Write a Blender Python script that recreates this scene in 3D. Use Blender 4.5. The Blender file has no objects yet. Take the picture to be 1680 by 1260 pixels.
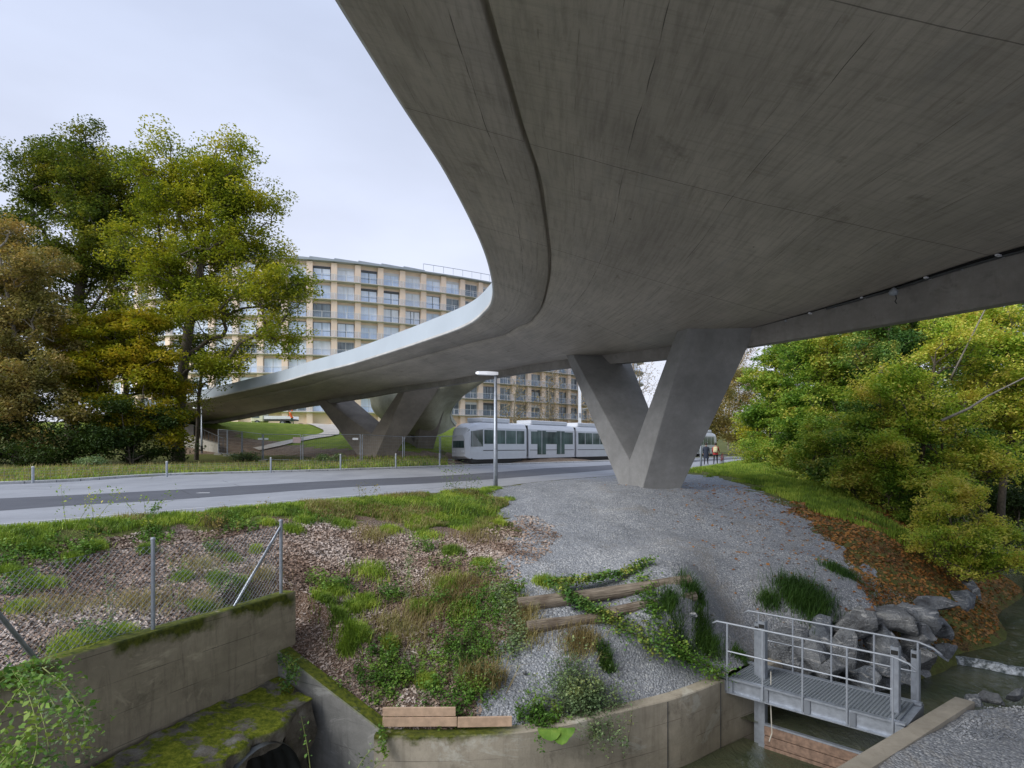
import bpy, bmesh, math, random
import numpy as np
from mathutils import Vector, Matrix, noise as mnoise
R = math.radians
# ------------------------------------------------------------------ camera, sky, sun, exposure
S = bpy.context.scene
COL = S.collection
F0, HY, CZ = 1050.0, 732.0, 1.5            # focal length in photo pixels, horizon row, eye height
cd = bpy.data.cameras.new("camera"); cam = bpy.data.objects.new("camera", cd); COL.objects.link(cam)
cam.location = (0, 0, CZ); cam.rotation_euler = (R(90), 0, 0)
cd.sensor_width = 36; cd.lens = F0 / 1680 * 36; cd.shift_y = (HY - 630) / 1680
cd.clip_start = .05; cd.clip_end = 1500
S.camera = cam
W = bpy.data.worlds.new("World"); S.world = W; W.use_nodes = True
nt = W.node_tree; nt.nodes.clear()
def wn(t, **k):
    n = nt.nodes.new(t)
    for a, b in k.items(): setattr(n, a, b)
    return n
sky = wn('ShaderNodeTexSky'); sky.sky_type = 'NISHITA'; sky.sun_disc = False
SUN_EL, SUN_AZ = 35, 236
sky.sun_elevation = R(SUN_EL); sky.sun_rotation = R(SUN_AZ)
tc = wn('ShaderNodeTexCoord'); sep = wn('ShaderNodeSeparateXYZ'); nt.links.new(tc.outputs['Generated'], sep.inputs[0])
rmp = wn('ShaderNodeValToRGB'); nt.links.new(sep.outputs['Z'], rmp.inputs[0])
rmp.color_ramp.elements[0].position = 0.0; rmp.color_ramp.elements[0].color = (.80, .82, .93, 1)
rmp.color_ramp.elements[1].position = .75; rmp.color_ramp.elements[1].color = (.52, .61, .83, 1)
e = rmp.color_ramp.elements.new(.3); e.color = (.685, .735, .89, 1)
ns = wn('ShaderNodeTexNoise'); ns.inputs['Scale'].default_value = 1.6; ns.inputs['Detail'].default_value = 5
mp = wn('ShaderNodeMapping'); mp.inputs['Scale'].default_value = (1, 1, 3); nt.links.new(tc.outputs['Generated'], mp.inputs[0]); nt.links.new(mp.outputs[0], ns.inputs['Vector'])
r2 = wn('ShaderNodeMapRange'); r2.inputs[1].default_value = .3; r2.inputs[2].default_value = .7; r2.inputs[3].default_value = 7.9; r2.inputs[4].default_value = 10.3
nt.links.new(ns.outputs[0], r2.inputs[0])
mul = wn('ShaderNodeVectorMath', operation='SCALE'); nt.links.new(rmp.outputs[0], mul.inputs[0]); nt.links.new(r2.outputs[0], mul.inputs['Scale'])
mixw = wn('ShaderNodeMix', data_type='RGBA'); mixw.inputs[0].default_value = .92
nt.links.new(sky.outputs[0], mixw.inputs[6]); nt.links.new(mul.outputs[0], mixw.inputs[7])
bg = wn('ShaderNodeBackground'); bg.inputs[1].default_value = .069; nt.links.new(mixw.outputs[2], bg.inputs[0])
wo = wn('ShaderNodeOutputWorld'); nt.links.new(bg.outputs[0], wo.inputs[0])
sl = bpy.data.lights.new("sun", 'SUN'); sl.energy = 2.0; sl.angle = R(40); sl.color = (1, .975, .95)
so = bpy.data.objects.new("sun", sl); COL.objects.link(so)
az = R(SUN_AZ); el = R(SUN_EL)
sd = Vector((math.sin(az) * math.cos(el), math.cos(az) * math.cos(el), math.sin(el)))
so.rotation_euler = sd.to_track_quat('Z', 'Y').to_euler(); so.location = (0, 0, 60)
S.view_settings.view_transform = 'Standard'; S.view_settings.look = 'None'
S.view_settings.exposure = .84; S.view_settings.gamma = 1
S.cycles.max_bounces = 8; S.cycles.diffuse_bounces = 4; S.cycles.transparent_max_bounces = 8
try:
    S.cycles.use_denoising = True; S.cycles.denoiser = 'OPENIMAGEDENOISE'
except Exception: pass

# ------------------------------------------------------------------ measuring helpers
def P(px, py, Y): return Vector(((px - 840) / F0 * Y, Y, CZ - (py - HY) / F0 * Y))      # a point at distance Y
def G(px, py, z):                                                                      # a point at height z
    Y = (CZ - z) * F0 / (py - HY); return Vector(((px - 840) / F0 * Y, Y, z))
def pix(x, y, z): return 840 + x / y * F0, HY + (CZ - z) / y * F0
def inpoly(px, py, poly):
    px = np.asarray(px, float); py = np.asarray(py, float); r = np.zeros(px.shape, bool); n = len(poly)
    for i in range(n):
        x1, y1 = poly[i][:2]; x2, y2 = poly[(i + 1) % n][:2]
        if y1 == y2: continue
        c = ((y1 > py) != (y2 > py)) & (px < (x2 - x1) * (py - y1) / (y2 - y1) + x1); r ^= c
    return r
def dist_line(x, y, pts):
    x = np.asarray(x, float); y = np.asarray(y, float); d = np.full(x.shape, 1e9)
    for a, b in zip(pts[:-1], pts[1:]):
        ax, ay = a[0], a[1]; bx, by = b[0] - ax, b[1] - ay; L = bx * bx + by * by + 1e-12
        t = np.clip(((x - ax) * bx + (y - ay) * by) / L, 0, 1); d = np.minimum(d, np.hypot(x - ax - t * bx, y - ay - t * by))
    return d
def spline(pts, n):
    """Catmull-Rom through rows of any width, n steps a span"""
    p = np.array(pts, float); out = []
    for i in range(len(p) - 1):
        p0 = p[i - 1] if i else 2 * p[0] - p[1]; p1 = p[i]; p2 = p[i + 1]; p3 = p[i + 2] if i + 2 < len(p) else 2 * p[-1] - p[-2]
        for k in range(n):
            t = k / n
            out.append(.5 * ((2 * p1) + (-p0 + p2) * t + (2 * p0 - 5 * p1 + 4 * p2 - p3) * t * t + (-p0 + 3 * p1 - 3 * p2 + p3) * t ** 3))
    out.append(p[-1]); return np.array(out)

# ------------------------------------------------------------------ materials
class NT:
    def __init__(s, name):
        s.m = bpy.data.materials.new(name); s.m.use_nodes = True; s.t = s.m.node_tree; s.t.nodes.clear()
        s.out = s.t.nodes.new('ShaderNodeOutputMaterial')
    def n(s, t, ins=None, **k):
        nd = s.t.nodes.new(t)
        for a, b in k.items(): setattr(nd, a, b)
        for a, b in (ins or {}).items():
            if hasattr(b, 'links') or isinstance(b, bpy.types.NodeSocket): s.t.links.new(b, nd.inputs[a])
            else: nd.inputs[a].default_value = b
        return nd
    def l(s, a, b): s.t.links.new(a, b)
    def obj(s): return s.n('ShaderNodeTexCoord').outputs['Object']
    def pos(s): return s.n('ShaderNodeNewGeometry').outputs['Position']
    def map(s, v, sc=(1, 1, 1), rot=(0, 0, 0)): return s.n('ShaderNodeMapping', {0: v, 'Scale': sc, 'Rotation': rot}).outputs[0]
    def noise(s, v, sc, det=4, rough=.55, dist=0): return s.n('ShaderNodeTexNoise', {'Vector': v, 'Scale': sc, 'Detail': det, 'Roughness': rough, 'Distortion': dist}).outputs[0]
    def vor(s, v, sc, out=0, feat='F1'): return s.n('ShaderNodeTexVoronoi', {'Vector': v, 'Scale': sc}, feature=feat).outputs[out]
    def mr(s, v, a, b, c=0., d=1.): return s.n('ShaderNodeMapRange', {0: v, 1: a, 2: b, 3: c, 4: d}).outputs[0]
    def ramp(s, v, cols):
        n = s.n('ShaderNodeValToRGB', {0: v}); cr = n.color_ramp
        cr.elements[0].position = cols[0][0]; cr.elements[0].color = (*cols[0][1], 1)
        cr.elements[1].position = cols[-1][0]; cr.elements[1].color = (*cols[-1][1], 1)
        for p, c in cols[1:-1]: cr.elements.new(p).color = (*c, 1)
        return n.outputs[0]
    def mix(s, f, a, b, mode='MIX'):
        n = s.n('ShaderNodeMix', data_type='RGBA', blend_type=mode); 
        for i, v in ((0, f), (6, a), (7, b)):
            if isinstance(v, bpy.types.NodeSocket): s.l(v, n.inputs[i])
            else: n.inputs[i].default_value = v if i == 0 else (*v, 1) if len(v) == 3 else v
        return n.outputs[2]
    def math(s, op, a, b=None):
        n = s.n('ShaderNodeMath', operation=op)
        for i, v in enumerate((a, b)):
            if v is None: continue
            if isinstance(v, bpy.types.NodeSocket): s.l(v, n.inputs[i])
            else: n.inputs[i].default_value = v
        return n.outputs[0]
    def bump(s, h, st=.3, d=.02): return s.n('ShaderNodeBump', {'Height': h, 'Strength': st, 'Distance': d}).outputs[0]
    def pbr(s, col, rough=.8, metal=0., bump=None, spec=.5, **k):
        n = s.n('ShaderNodeBsdfPrincipled', {'Roughness': rough, 'Metallic': metal, 'Specular IOR Level': spec})
        if isinstance(col, bpy.types.NodeSocket): s.l(col, n.inputs['Base Color'])
        else: n.inputs['Base Color'].default_value = (*col, 1)
        if bump is not None: s.l(bump, n.inputs['Normal'])
        for a, b in k.items():
            n.inputs[a].default_value = b
        s.l(n.outputs[0], s.out.inputs[0]); return s.m

def plain(name, col, rough=.6, metal=0., var=.15, sc=6., spec=.5):
    t = NT(name); v = t.noise(t.obj(), sc, 5)
    c = t.mix(t.mr(v, .3, .7), tuple(x * (1 - var) for x in col), tuple(min(1, x * (1 + var)) for x in col))
    return t.pbr(c, rough, metal, t.bump(t.noise(t.obj(), sc * 6, 3), .08, .01), spec)

def concrete(name, base, streak=.35, moss=0., warm=(.16, .13, .09), uvboards=False, dark=.6, zt=None, stain=.5, mossx=None, boards=False):
    t = NT(name); o = t.obj()
    v = t.noise(o, .7, 6, .62); v2 = t.noise(o, 5, 6, .7)
    st = t.noise(t.map(o, (1.6, 1.6, .18)), 2.2, 7, .78, 1.2)
    c = t.mix(t.mr(v, .3, .7), tuple(x * .72 for x in base), tuple(x * 1.2 for x in base))
    c = t.mix(t.mr(v2, .35, .75, 0, .45), c, tuple(x * dark for x in base))
    c = t.mix(t.mr(t.noise(t.map(o, (.5, .5, 1.2)), 1.3, 7, .72, .8), .42, .66, 0, min(.9, streak * 1.1)), c, tuple(x * .55 for x in base))
    c = t.mix(t.mr(st, .5, .72, 0, streak * .8), c, warm)
    c = t.mix(t.mr(t.noise(o, 1.7, 6, .75, .4), .56, .7, 0, stain), c, tuple(x * .38 for x in base))
    if boards:
        zz = t.n('ShaderNodeSeparateXYZ', {0: t.pos()}).outputs[2]; fz = t.math('ABSOLUTE', t.math('SUBTRACT', t.math('FRACT', t.math('DIVIDE', t.math('ADD', zz, t.math('MULTIPLY', t.noise(o, .5, 2), .05)), .42)), .5))
        c = t.mix(t.math('MULTIPLY', t.math('LESS_THAN', fz, .014), t.mr(t.noise(o, 1.2, 3), .42, .55, 0, .7)), c, tuple(x * .3 for x in base))
        c = t.mix(t.mr(t.noise(t.map(o, (.7, .7, 1.5)), .9, 6, .75, 1.0), .56, .64, 0, .5), c, tuple(min(.6, x * 1.5) for x in base))
    h = t.math('ADD', t.noise(o, 30, 4), t.math('MULTIPLY', v2, .6))
    pores = t.vor(o, 14, 0); c = t.mix(t.mr(pores, .05, .09, .45, 0), c, tuple(x * .35 for x in base))
    if moss:
        g = t.noise(o, 3.2, 5, .7); sn = t.n('ShaderNodeSeparateXYZ', {0: t.n('ShaderNodeNewGeometry').outputs['Normal']}).outputs[2]
        f = t.math('MULTIPLY', t.mr(sn, .4, .8), t.mr(g, .5 - moss * .25, .62 - moss * .25))
        mc = t.ramp(t.noise(o, 14, 4), [(.3, (.035, .05, .008)), (.55, (.12, .14, .012)), (.8, (.21, .21, .02))])
        if mossx is not None: mk_ = t.mr(t.n('ShaderNodeSeparateXYZ', {0: t.pos()}).outputs[0], mossx - .3, mossx + .3, 1, 0); f = t.math('MULTIPLY', f, mk_)
        c = t.mix(f, c, mc)
        if zt is not None:     # moss hanging down the face just below the edge at height zt
            z = t.n('ShaderNodeSeparateXYZ', {0: t.pos()}).outputs[2]
            dz = t.math('ADD', z, t.math('MULTIPLY', t.math('SUBTRACT', t.noise(o, 2.1, 5, .7), .5), .55))
            f2 = t.math('MULTIPLY', t.mr(dz, zt - .22, zt - .1), t.mr(t.noise(o, 1.1, 2), .42, .5))
            if mossx is not None: f2 = t.math('MULTIPLY', f2, mk_)
            c = t.mix(f2, c, t.mix(.35, mc, (.03, .035, .01)))
    return t.pbr(c, .85, 0, t.bump(h, .35, .012), .3)

def soffit_mat():
    t = NT('soffit_concrete'); uv = t.n('ShaderNodeUVMap', uv_map='UVMap').outputs[0]
    s = t.n('ShaderNodeSeparateXYZ', {0: uv}); u, v = s.outputs[0], s.outputs[1]
    base = (.47, .425, .365)
    n1 = t.noise(t.map(uv, (.35, .25, 1)), 1.0, 6, .65); n2 = t.noise(t.map(uv, (6, .5, 1)), 1.5, 5, .7); n3 = t.noise(t.map(uv, (.5, 9, 1)), 1.2, 5, .7)
    c = t.mix(t.mr(n1, .3, .7), tuple(x * .74 for x in base), tuple(x * 1.18 for x in base))
    c = t.mix(t.mr(n2, .45, .7, 0, .48), c, (.17, .15, .125))
    c = t.mix(t.mr(n3, .5, .72, 0, .35), c, (.2, .185, .155))
    c = t.mix(t.mr(t.noise(uv, .55, 5, .7, .3), .62, .72, 0, .5), c, (.11, .095, .07))
    c = t.mix(t.mr(t.noise(uv, 1.5, 5, .65), .63, .72, 0, .4), c, (.12, .095, .065))
    c = t.mix(t.mr(t.noise(t.map(uv, (1, .6, 1)), .9, 6, .75, .5), .62, .70, 0, .22), c, (.24, .18, .11))
    holes = t.vor(t.map(uv, (.82, .82, 1)), 1, 0); c = t.mix(t.mr(holes, .02, .03, .7, 0), c, (.04, .035, .03))
    c = t.mix(t.mr(t.noise(t.map(uv, (1.2, .35, 1)), 1.3, 3, .5), .6, .7, 0, .25), c, (.33, .32, .3))
    # formwork panel joints: every 2.5 m along, offset boards across
    def line(x, period, w, off=0.):
        f = t.math('FRACT', t.math('ADD', t.math('DIVIDE', x, period), off)); f = t.math('ABSOLUTE', t.math('SUBTRACT', f, .5))
        return t.math('LESS_THAN', f, w / period)
    wob = t.math('MULTIPLY', t.math('SUBTRACT', t.noise(uv, .4, 2), .5), .12)
    l1 = line(t.math('ADD', v, wob), 4.9, .010); l2 = line(t.math('ADD', u, wob), 2.45, .007)
    l3 = line(t.math('ADD', u, wob), .49, .004)
    gap = t.mr(t.noise(uv, .8, 3), .42, .56)
    c = t.mix(t.math('MULTIPLY', l1, .6), c, (.045, .04, .035)); c = t.mix(t.math('MULTIPLY', t.math('MULTIPLY', l2, gap), .8), c, (.06, .055, .045))
    c = t.mix(t.math('MULTIPLY', t.math('MULTIPLY', l3, t.mr(t.noise(uv, 1.3, 3), .5, .6)), .55), c, (.08, .07, .06))
    bh = t.math('ADD', t.math('MULTIPLY', t.noise(t.map(uv, (8, .6, 1)), 2, 4), .8), t.noise(uv, 25, 4))
    bh = t.math('SUBTRACT', bh, t.math('MULTIPLY', t.math('MAXIMUM', l1, l2), .8))
    return t.pbr(c, .62, 0, t.bump(bh, .3, .015), .35)

def leafmat(name, cols, trans=.35, clump=(.8, 1.2), nscale=.5, rough=.55):
    t = NT(name); g = t.n('ShaderNodeNewGeometry'); r = g.outputs['Random Per Island']
    big = t.noise(g.outputs['Position'], nscale * 1.5, 4, .65)
    f = t.math('ADD', t.math('MULTIPLY', r, .38), t.math('MULTIPLY', t.mr(big, .38, .62), .62))
    n = len(cols); c = t.ramp(f, [(i / (n - 1), cols[i]) for i in range(n)])
    d = t.n('ShaderNodeBsdfPrincipled', {'Roughness': rough, 'Specular IOR Level': .25}); t.l(c, d.inputs['Base Color'])
    tr = t.n('ShaderNodeBsdfTranslucent'); t.l(t.mix(1, c, (1.0, 1.0, .6), 'MULTIPLY'), tr.inputs[0])
    m = t.n('ShaderNodeMixShader', {0: trans, 1: d.outputs[0], 2: tr.outputs[0]}); t.l(m.outputs[0], t.out.inputs[0])
    return t.m

M = {}
M['soffit'] = soffit_mat()
M['pier'] = concrete('pier_concrete', (.27, .27, .265), .12, stain=.12)
M['pier_far'] = concrete('pier_concrete_brown', (.27, .24, .205), .2, stain=.15)
M['beam'] = concrete('beam_concrete', (.30, .285, .265), .3)
M['belly'] = concrete('belly_lawn_lit', (.42, .41, .31), .2, stain=.15)  # olive tint carries the light bounced up from the lawn
M['parapet'] = plain('parapet_panel', (.40, .455, .505), .5, 0, .07, .35)
M['lip'] = concrete('edge_concrete', (.55, .55, .53), .1, stain=.1)
M['wall_a'] = concrete('old_wall_concrete', (.38, .33, .24), .6, .62, warm=(.065, .055, .04), zt=-1.0, stain=.75, boards=True)
M['wall_b'] = concrete('wing_wall_concrete', (.33, .325, .30), .7, .9, warm=(.08, .08, .07), stain=.6, boards=True)
M['wall_c'] = concrete('channel_wall_concrete', (.50, .445, .35), .5, .6, warm=(.12, .10, .07), stain=.75, zt=-2.72, mossx=-.1, boards=True)
M['wall_d'] = concrete('low_wall_concrete', (.42, .38, .31), .4, 0, stain=.6)
M['pale'] = concrete('pale_concrete', (.42, .40, .34), .3)
M['galv'] = plain('galvanized_steel', (.31, .34, .385), .42, .55, .18, 9)
M['galv_light'] = plain('painted_steel_grey', (.31, .34, .38), .45, .2, .1, 7)
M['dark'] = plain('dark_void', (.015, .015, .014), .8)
M['rail_dark'] = plain('dark_steel', (.08, .085, .09), .5, .5)
M['wood'] = plain('weathered_wood', (.19, .125, .09), .85, 0, .4, 14)
M['board'] = plain('fresh_board', (.50, .35, .24), .75, 0, .18, 9)
M['white'] = plain('white_paint', (.72, .74, .78), .3, 0, .04)
M['trunk'] = plain('bark', (.085, .07, .05), .95, 0, .45, 10)
M['trunk_pale'] = plain('pale_bark', (.20, .18, .145), .95, 0, .4, 10)

def logmat():
    t = NT('log_wood'); o = t.obj(); v = t.noise(t.map(o, (1.2, 22, 22)), 2, 5, .7)
    c = t.ramp(v, [(.25, (.06, .05, .038)), (.5, (.24, .20, .155)), (.75, (.46, .40, .32))])
    c = t.mix(t.mr(t.noise(o, 3, 4), .5, .7, 0, .5), c, (.09, .06, .04))
    return t.pbr(c, .9, 0, t.bump(v, .9, .03), .2)
M['log'] = logmat()
def rockmat():
    t = NT('riprap_rock'); o = t.pos(); v = t.noise(o, 2.2, 7, .65, .6); w = t.noise(o, 1.1, 3)
    r = t.n('ShaderNodeObjectInfo').outputs['Random']
    c = t.ramp(v, [(.30, (.045, .053, .068)), (.46, (.15, .17, .195)), (.6, (.27, .29, .31)), (.76, (.50, .51, .50))])
    c = t.mix(t.mr(r, 0, 1, 0, .3), c, (.26, .235, .19))
    c = t.mix(t.mr(t.noise(t.map(o, (1, 1, 5)), 1.5, 5, .7, 1.5), .57, .62, 0, .8), c, (.55, .55, .54))
    c = t.mix(t.mr(t.noise(o, 9, 5, .7), .55, .7, 0, .6), c, (.05, .045, .035))
    return t.pbr(c, .75, 0, t.bump(t.math('ADD', t.noise(o, 5, 6, .7), t.noise(o, 30, 3)), .9, .08), .3)
M['rock'] = rockmat()
def mossrock():
    t = NT('mossy_rock'); o = t.pos(); v = t.noise(o, 3, 6, .65)
    c = t.ramp(v, [(.3, (.05, .045, .035)), (.55, (.19, .17, .135)), (.75, (.33, .32, .29))])
    nz = t.n('ShaderNodeSeparateXYZ', {0: t.n('ShaderNodeNewGeometry').outputs['Normal']}).outputs[2]
    f = t.math('MULTIPLY', t.mr(nz, .2, .7), t.mr(t.noise(o, 2.0, 5, .7), .42, .48))
    mc = t.ramp(t.noise(o, 12, 5, .7), [(.3, (.05, .07, .008)), (.5, (.15, .18, .014)), (.75, (.34, .34, .04))])
    c = t.mix(f, c, mc)
    return t.pbr(c, .95, 0, t.bump(t.noise(o, 22, 5, .7), .9, .04), .2)
M['mossrock'] = mossrock()

def groundmat():
    """one ground sheet: gravel, wood chips, grass soil, leaf litter, bare dirt, lawn, cream path; weights painted as ground types"""
    t = NT('ground_surface'); o = t.pos()
    a = t.n('ShaderNodeAttribute', attribute_name='zone_a'); b = t.n('ShaderNodeAttribute', attribute_name='zone_b')
    sa = t.n('ShaderNodeSeparateColor', {0: a.outputs['Color']}); sb = t.n('ShaderNodeSeparateColor', {0: b.outputs['Color']})
    nz = t.math('MULTIPLY', t.math('SUBTRACT', t.noise(o, 2.6, 6, .75), .5), 1.1)
    def w(s): return t.mr(t.math('ADD', s, nz), .42, .58)
    # soil / rough weedy ground
    soil = t.ramp(t.noise(o, 9, 6, .75), [(.25, (.06, .05, .022)), (.5, (.12, .13, .035)), (.75, (.18, .22, .05))])
    vc = t.n('ShaderNodeTexVoronoi', {'Vector': o, 'Scale': 26.}); vs = t.n('ShaderNodeSeparateColor', {0: vc.outputs['Color']}).outputs[0]
    vc2 = t.n('ShaderNodeTexVoronoi', {'Vector': o, 'Scale': 55.}); vs2 = t.n('ShaderNodeSeparateColor', {0: vc2.outputs['Color']}).outputs[0]
    grav = t.ramp(vs, [(0, (.22, .24, .265)), (.5, (.38, .405, .435)), (.85, (.50, .52, .54)), (1, (.68, .69, .68))])
    grav = t.mix(t.mr(vc.outputs['Distance'], .3, .6, 0, .6), grav, (.14, .147, .165))
    grav = t.mix(t.mr(t.noise(o, .7, 5, .7), .35, .65, 0, .6), grav, (.29, .30, .315))
    grav = t.mix(t.mr(t.noise(t.map(o, (1, .35, 1), (0, 0, R(-25))), .55, 6, .75, .6), .54, .66, 0, .45), grav, (.30, .265, .21))
    chip = t.ramp(vs2, [(0, (.13, .085, .06)), (.35, (.30, .21, .155)), (.7, (.48, .39, .32)), (1, (.66, .58, .51))])
    chip = t.mix(t.mr(vc2.outputs['Distance'], .25, .55, 0, .75), chip, (.045, .028, .018))
    chip = t.mix(t.mr(t.noise(o, .9, 4), .45, .65, 0, .5), chip, (.15, .08, .04))
    leaf = t.ramp(vs, [(0, (.05, .035, .015)), (.35, (.12, .075, .03)), (.6, (.24, .13, .05)), (1, (.10, .13, .03))])
    leaf = t.mix(t.mr(t.noise(o, 1.4, 5, .7), .48, .58), leaf, soil)
    dirt = t.ramp(t.noise(o, 2.5, 6, .7), [(.3, (.16, .115, .08)), (.7, (.34, .26, .19))])
    lawn = t.ramp(t.noise(o, .9, 6, .75), [(.3, (.14, .21, .02)), (.7, (.28, .34, .045))])
    path = t.mix(t.noise(o, 5, 4), (.62, .56, .48), (.48, .43, .36))
    c = soil
    for f, col in ((w(sb.outputs[1]), dirt), (w(sb.outputs[2]), lawn), (w(sa.outputs[1]), chip), (w(sa.outputs[0]), grav), (w(sb.outputs[0]), leaf), (t.mr(a.outputs['Alpha'], .45, .55), path)):
        c = t.mix(f, c, col)
    h = t.math('SUBTRACT', t.noise(o, 8, 6, .75), t.math('MULTIPLY', vc.outputs['Distance'], .6))
    return t.pbr(c, .92, 0, t.bump(h, .9, .05), .2)
M['ground'] = groundmat()
def asphalt(name, c0, c1):
    t = NT(name); o = t.pos(); c = t.mix(t.mr(t.noise(t.map(o, (1, .35, 1), (0, 0, R(-35))), .6, 6, .7), .3, .7), c0, c1)
    c = t.mix(t.mr(t.noise(o, 60, 3, .7), .4, .7, 0, .35), c, tuple(x * .6 for x in c0))
    cr = t.vor(t.map(o, (.16, .3, .3), (0, 0, R(30))), 1, 0, 'DISTANCE_TO_EDGE')
    c = t.mix(t.math('MULTIPLY', t.mr(cr, .002, .006, 1, 0), t.mr(t.noise(o, .3, 2), .45, .55, 0, .6)), c, (.05, .05, .055))
    c = t.mix(t.mr(t.noise(t.map(o, (.12, 1.4, 1), (0, 0, R(-58))), 1, 5, .7), .5, .7, 0, .45), c, tuple(x * .72 for x in c0))
    return t.pbr(c, .75, 0, t.bump(t.noise(o, 80, 3), .3, .01), .4)
M['road'] = asphalt('light_asphalt', (.26, .27, .29), (.37, .38, .40)); M['road_dark'] = asphalt('patched_asphalt', (.085, .09, .105), (.12, .125, .14))
M['line'] = plain('road_paint', (.6, .6, .6), .6)
def water():
    t = NT('stream_water'); o = t.pos(); n = t.noise(t.map(o, (1, .45, 1), (0, 0, R(-35))), 5, 5, .65, 1.2)
    c = t.mix(t.mr(t.noise(o, .8, 4), .35, .65), (.04, .055, .03), (.085, .09, .05))
    st = t.noise(t.map(o, (.6, 5, 1), (0, 0, R(40))), 1.6, 5, .7, .5); c = t.mix(t.mr(st, .64, .78, 0, .35), c, (.28, .31, .32))
    return t.pbr(c, .12, 0, t.bump(n, .7, .06), .5)
M['water'] = water()
def foam():
    t = NT('white_water'); o = t.pos(); c = t.mix(t.mr(t.noise(o, 7, 6, .75), .42, .62), (.06, .075, .07), (.62, .66, .7))
    return t.pbr(c, .3, 0, t.bump(t.noise(o, 14, 4), .5, .05))
M['foam'] = foam()
M['facade'] = plain('peach_cladding', (.84, .66, .52), .7, 0, .07, .6)
M['slab'] = plain('balcony_slab_concrete', (.52, .50, .47), .7, 0, .1, 1)
M['slab_pale'] = plain('pale_slab', (.62, .62, .62), .7, 0, .06, 1)
def glass(name, c0, c1):
    t = NT(name); o = t.pos(); r = t.noise(t.map(o, (.35, .35, .5)), 1, 2); v = t.noise(t.map(o, (2, 2, .2)), 1.4, 3)
    return t.pbr(t.mix(t.mr(t.math('ADD', t.math('MULTIPLY', r, .6), t.math('MULTIPLY', v, .4)), .38, .62), c0, c1), .08, 0, None, .8)
M['glass_pale'] = glass('curtained_glass', (.60, .70, .84), (.80, .87, .97)); M['glass_dark'] = glass('dim_glass', (.06, .08, .10), (.20, .25, .28))
M['glass_mid'] = glass('blue_grey_glass', (.42, .52, .66), (.62, .72, .85)); M['glass_white'] = glass('white_curtain_glass', (.62, .66, .70), (.76, .80, .86))
def balglass():
    t = NT('balustrade_glass'); d = t.n('ShaderNodeBsdfPrincipled', {'Base Color': (.75, .8, .85, 1), 'Roughness': .1}); tr = t.n('ShaderNodeBsdfTransparent', {0: (.93, .96, 1, 1)})
    m = t.n('ShaderNodeMixShader', {0: .93, 1: d.outputs[0], 2: tr.outputs[0]}); t.l(m.outputs[0], t.out.inputs[0]); return t.m
M['bal'] = balglass()
M['roof'] = plain('roof_metal', (.38, .42, .47), .45, .2, .08, 1)
GR = lambda s: [(a * s, b * s, c * s) for a, b, c in ((.03, .055, .010), (.075, .12, .016), (.13, .18, .024), (.22, .24, .045))]
M['grass'] = leafmat('grass_blades', GR(2.35), .3, nscale=.8)
M['grass_dark'] = leafmat('dark_grass_blades', [(0.028, 0.070, 0.014), (0.056, 0.126, 0.025), (0.098, 0.182, 0.028)], .3)
M['grass_dry'] = leafmat('dry_grass_blades', [(0.150, 0.112, 0.045), (0.285, 0.225, 0.090), (0.420, 0.360, 0.165), (0.180, 0.210, 0.045)], .3)
M['weed'] = leafmat('weed_leaves', [(0.051, 0.119, 0.024), (0.102, 0.221, 0.034), (0.187, 0.323, 0.051), (0.340, 0.408, 0.085)], .3, nscale=1.2)
M['weed_blue'] = leafmat('greygreen_leaves', [(0.075, 0.135, 0.060), (0.150, 0.225, 0.105), (0.240, 0.330, 0.150), (0.330, 0.360, 0.120)], .3, nscale=1.2)
M['ivy'] = leafmat('ivy_leaves', [(0.050, 0.120, 0.030), (0.100, 0.220, 0.050), (0.200, 0.300, 0.060), (0.480, 0.440, 0.100)], .25, nscale=1.5)
M['bush_dark'] = leafmat('dark_hedge_leaves', [(0.020, 0.041, 0.008), (0.041, 0.074, 0.014), (0.074, 0.115, 0.019)], .25)
M['t_olive'] = leafmat('olive_leaves', [(.09,.14,.015),(.21,.26,.022),(.40,.41,.032),(.62,.52,.06)], .4, nscale=.28)
M['t_dark'] = leafmat('deep_green_leaves', [(0.045, 0.08, 0.018), (0.1, 0.145, 0.022), (0.2, 0.23, 0.028), (0.38, 0.33, 0.04)], .35, nscale=.3)
M['t_rust'] = leafmat('rusty_leaves', [(0.12, 0.13, 0.04), (0.24, 0.22, 0.07), (0.38, 0.3, 0.1), (0.5, 0.32, 0.11)], .35, nscale=.35)
M['t_gold'] = leafmat('golden_leaves', [(0.12, 0.16, 0.01), (0.26, 0.28, 0.014), (0.44, 0.38, 0.025), (0.6, 0.4, 0.04)], .4, nscale=.35)
M['t_lime'] = leafmat('limegreen_leaves', [(.065,.15,.025),(.17,.31,.04),(.38,.48,.07),(.76,.63,.16)], .4, nscale=.35)
M['t_green'] = leafmat('midgreen_leaves', [(.03,.085,.028),(.09,.19,.045),(.21,.33,.065),(.62,.52,.13)], .35, nscale=.35)
M['t_yellow'] = leafmat('yellow_leaves', [(.15,.29,.03),(.36,.50,.06),(.68,.64,.11),(.80,.64,.20)], .4, nscale=.6)
M['t_bare'] = leafmat('thin_autumn_leaves', [(0.203, 0.169, 0.085), (0.406, 0.304, 0.152), (0.575, 0.372, 0.169)], .35)
M['litter'] = leafmat('fallen_leaves', [(.12, .05, .02), (.28, .12, .035), (.42, .20, .05), (.30, .17, .08)], .15)
M['chips'] = leafmat('wood_chips', [(.10, .065, .045), (.27, .185, .135), (.44, .35, .285), (.63, .55, .49)], .0, rough=.9)
M['stones'] = leafmat('gravel_stones', [(.13, .145, .17), (.26, .28, .31), (.40, .42, .45), (.66, .66, .65)], .0, rough=.85)

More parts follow.
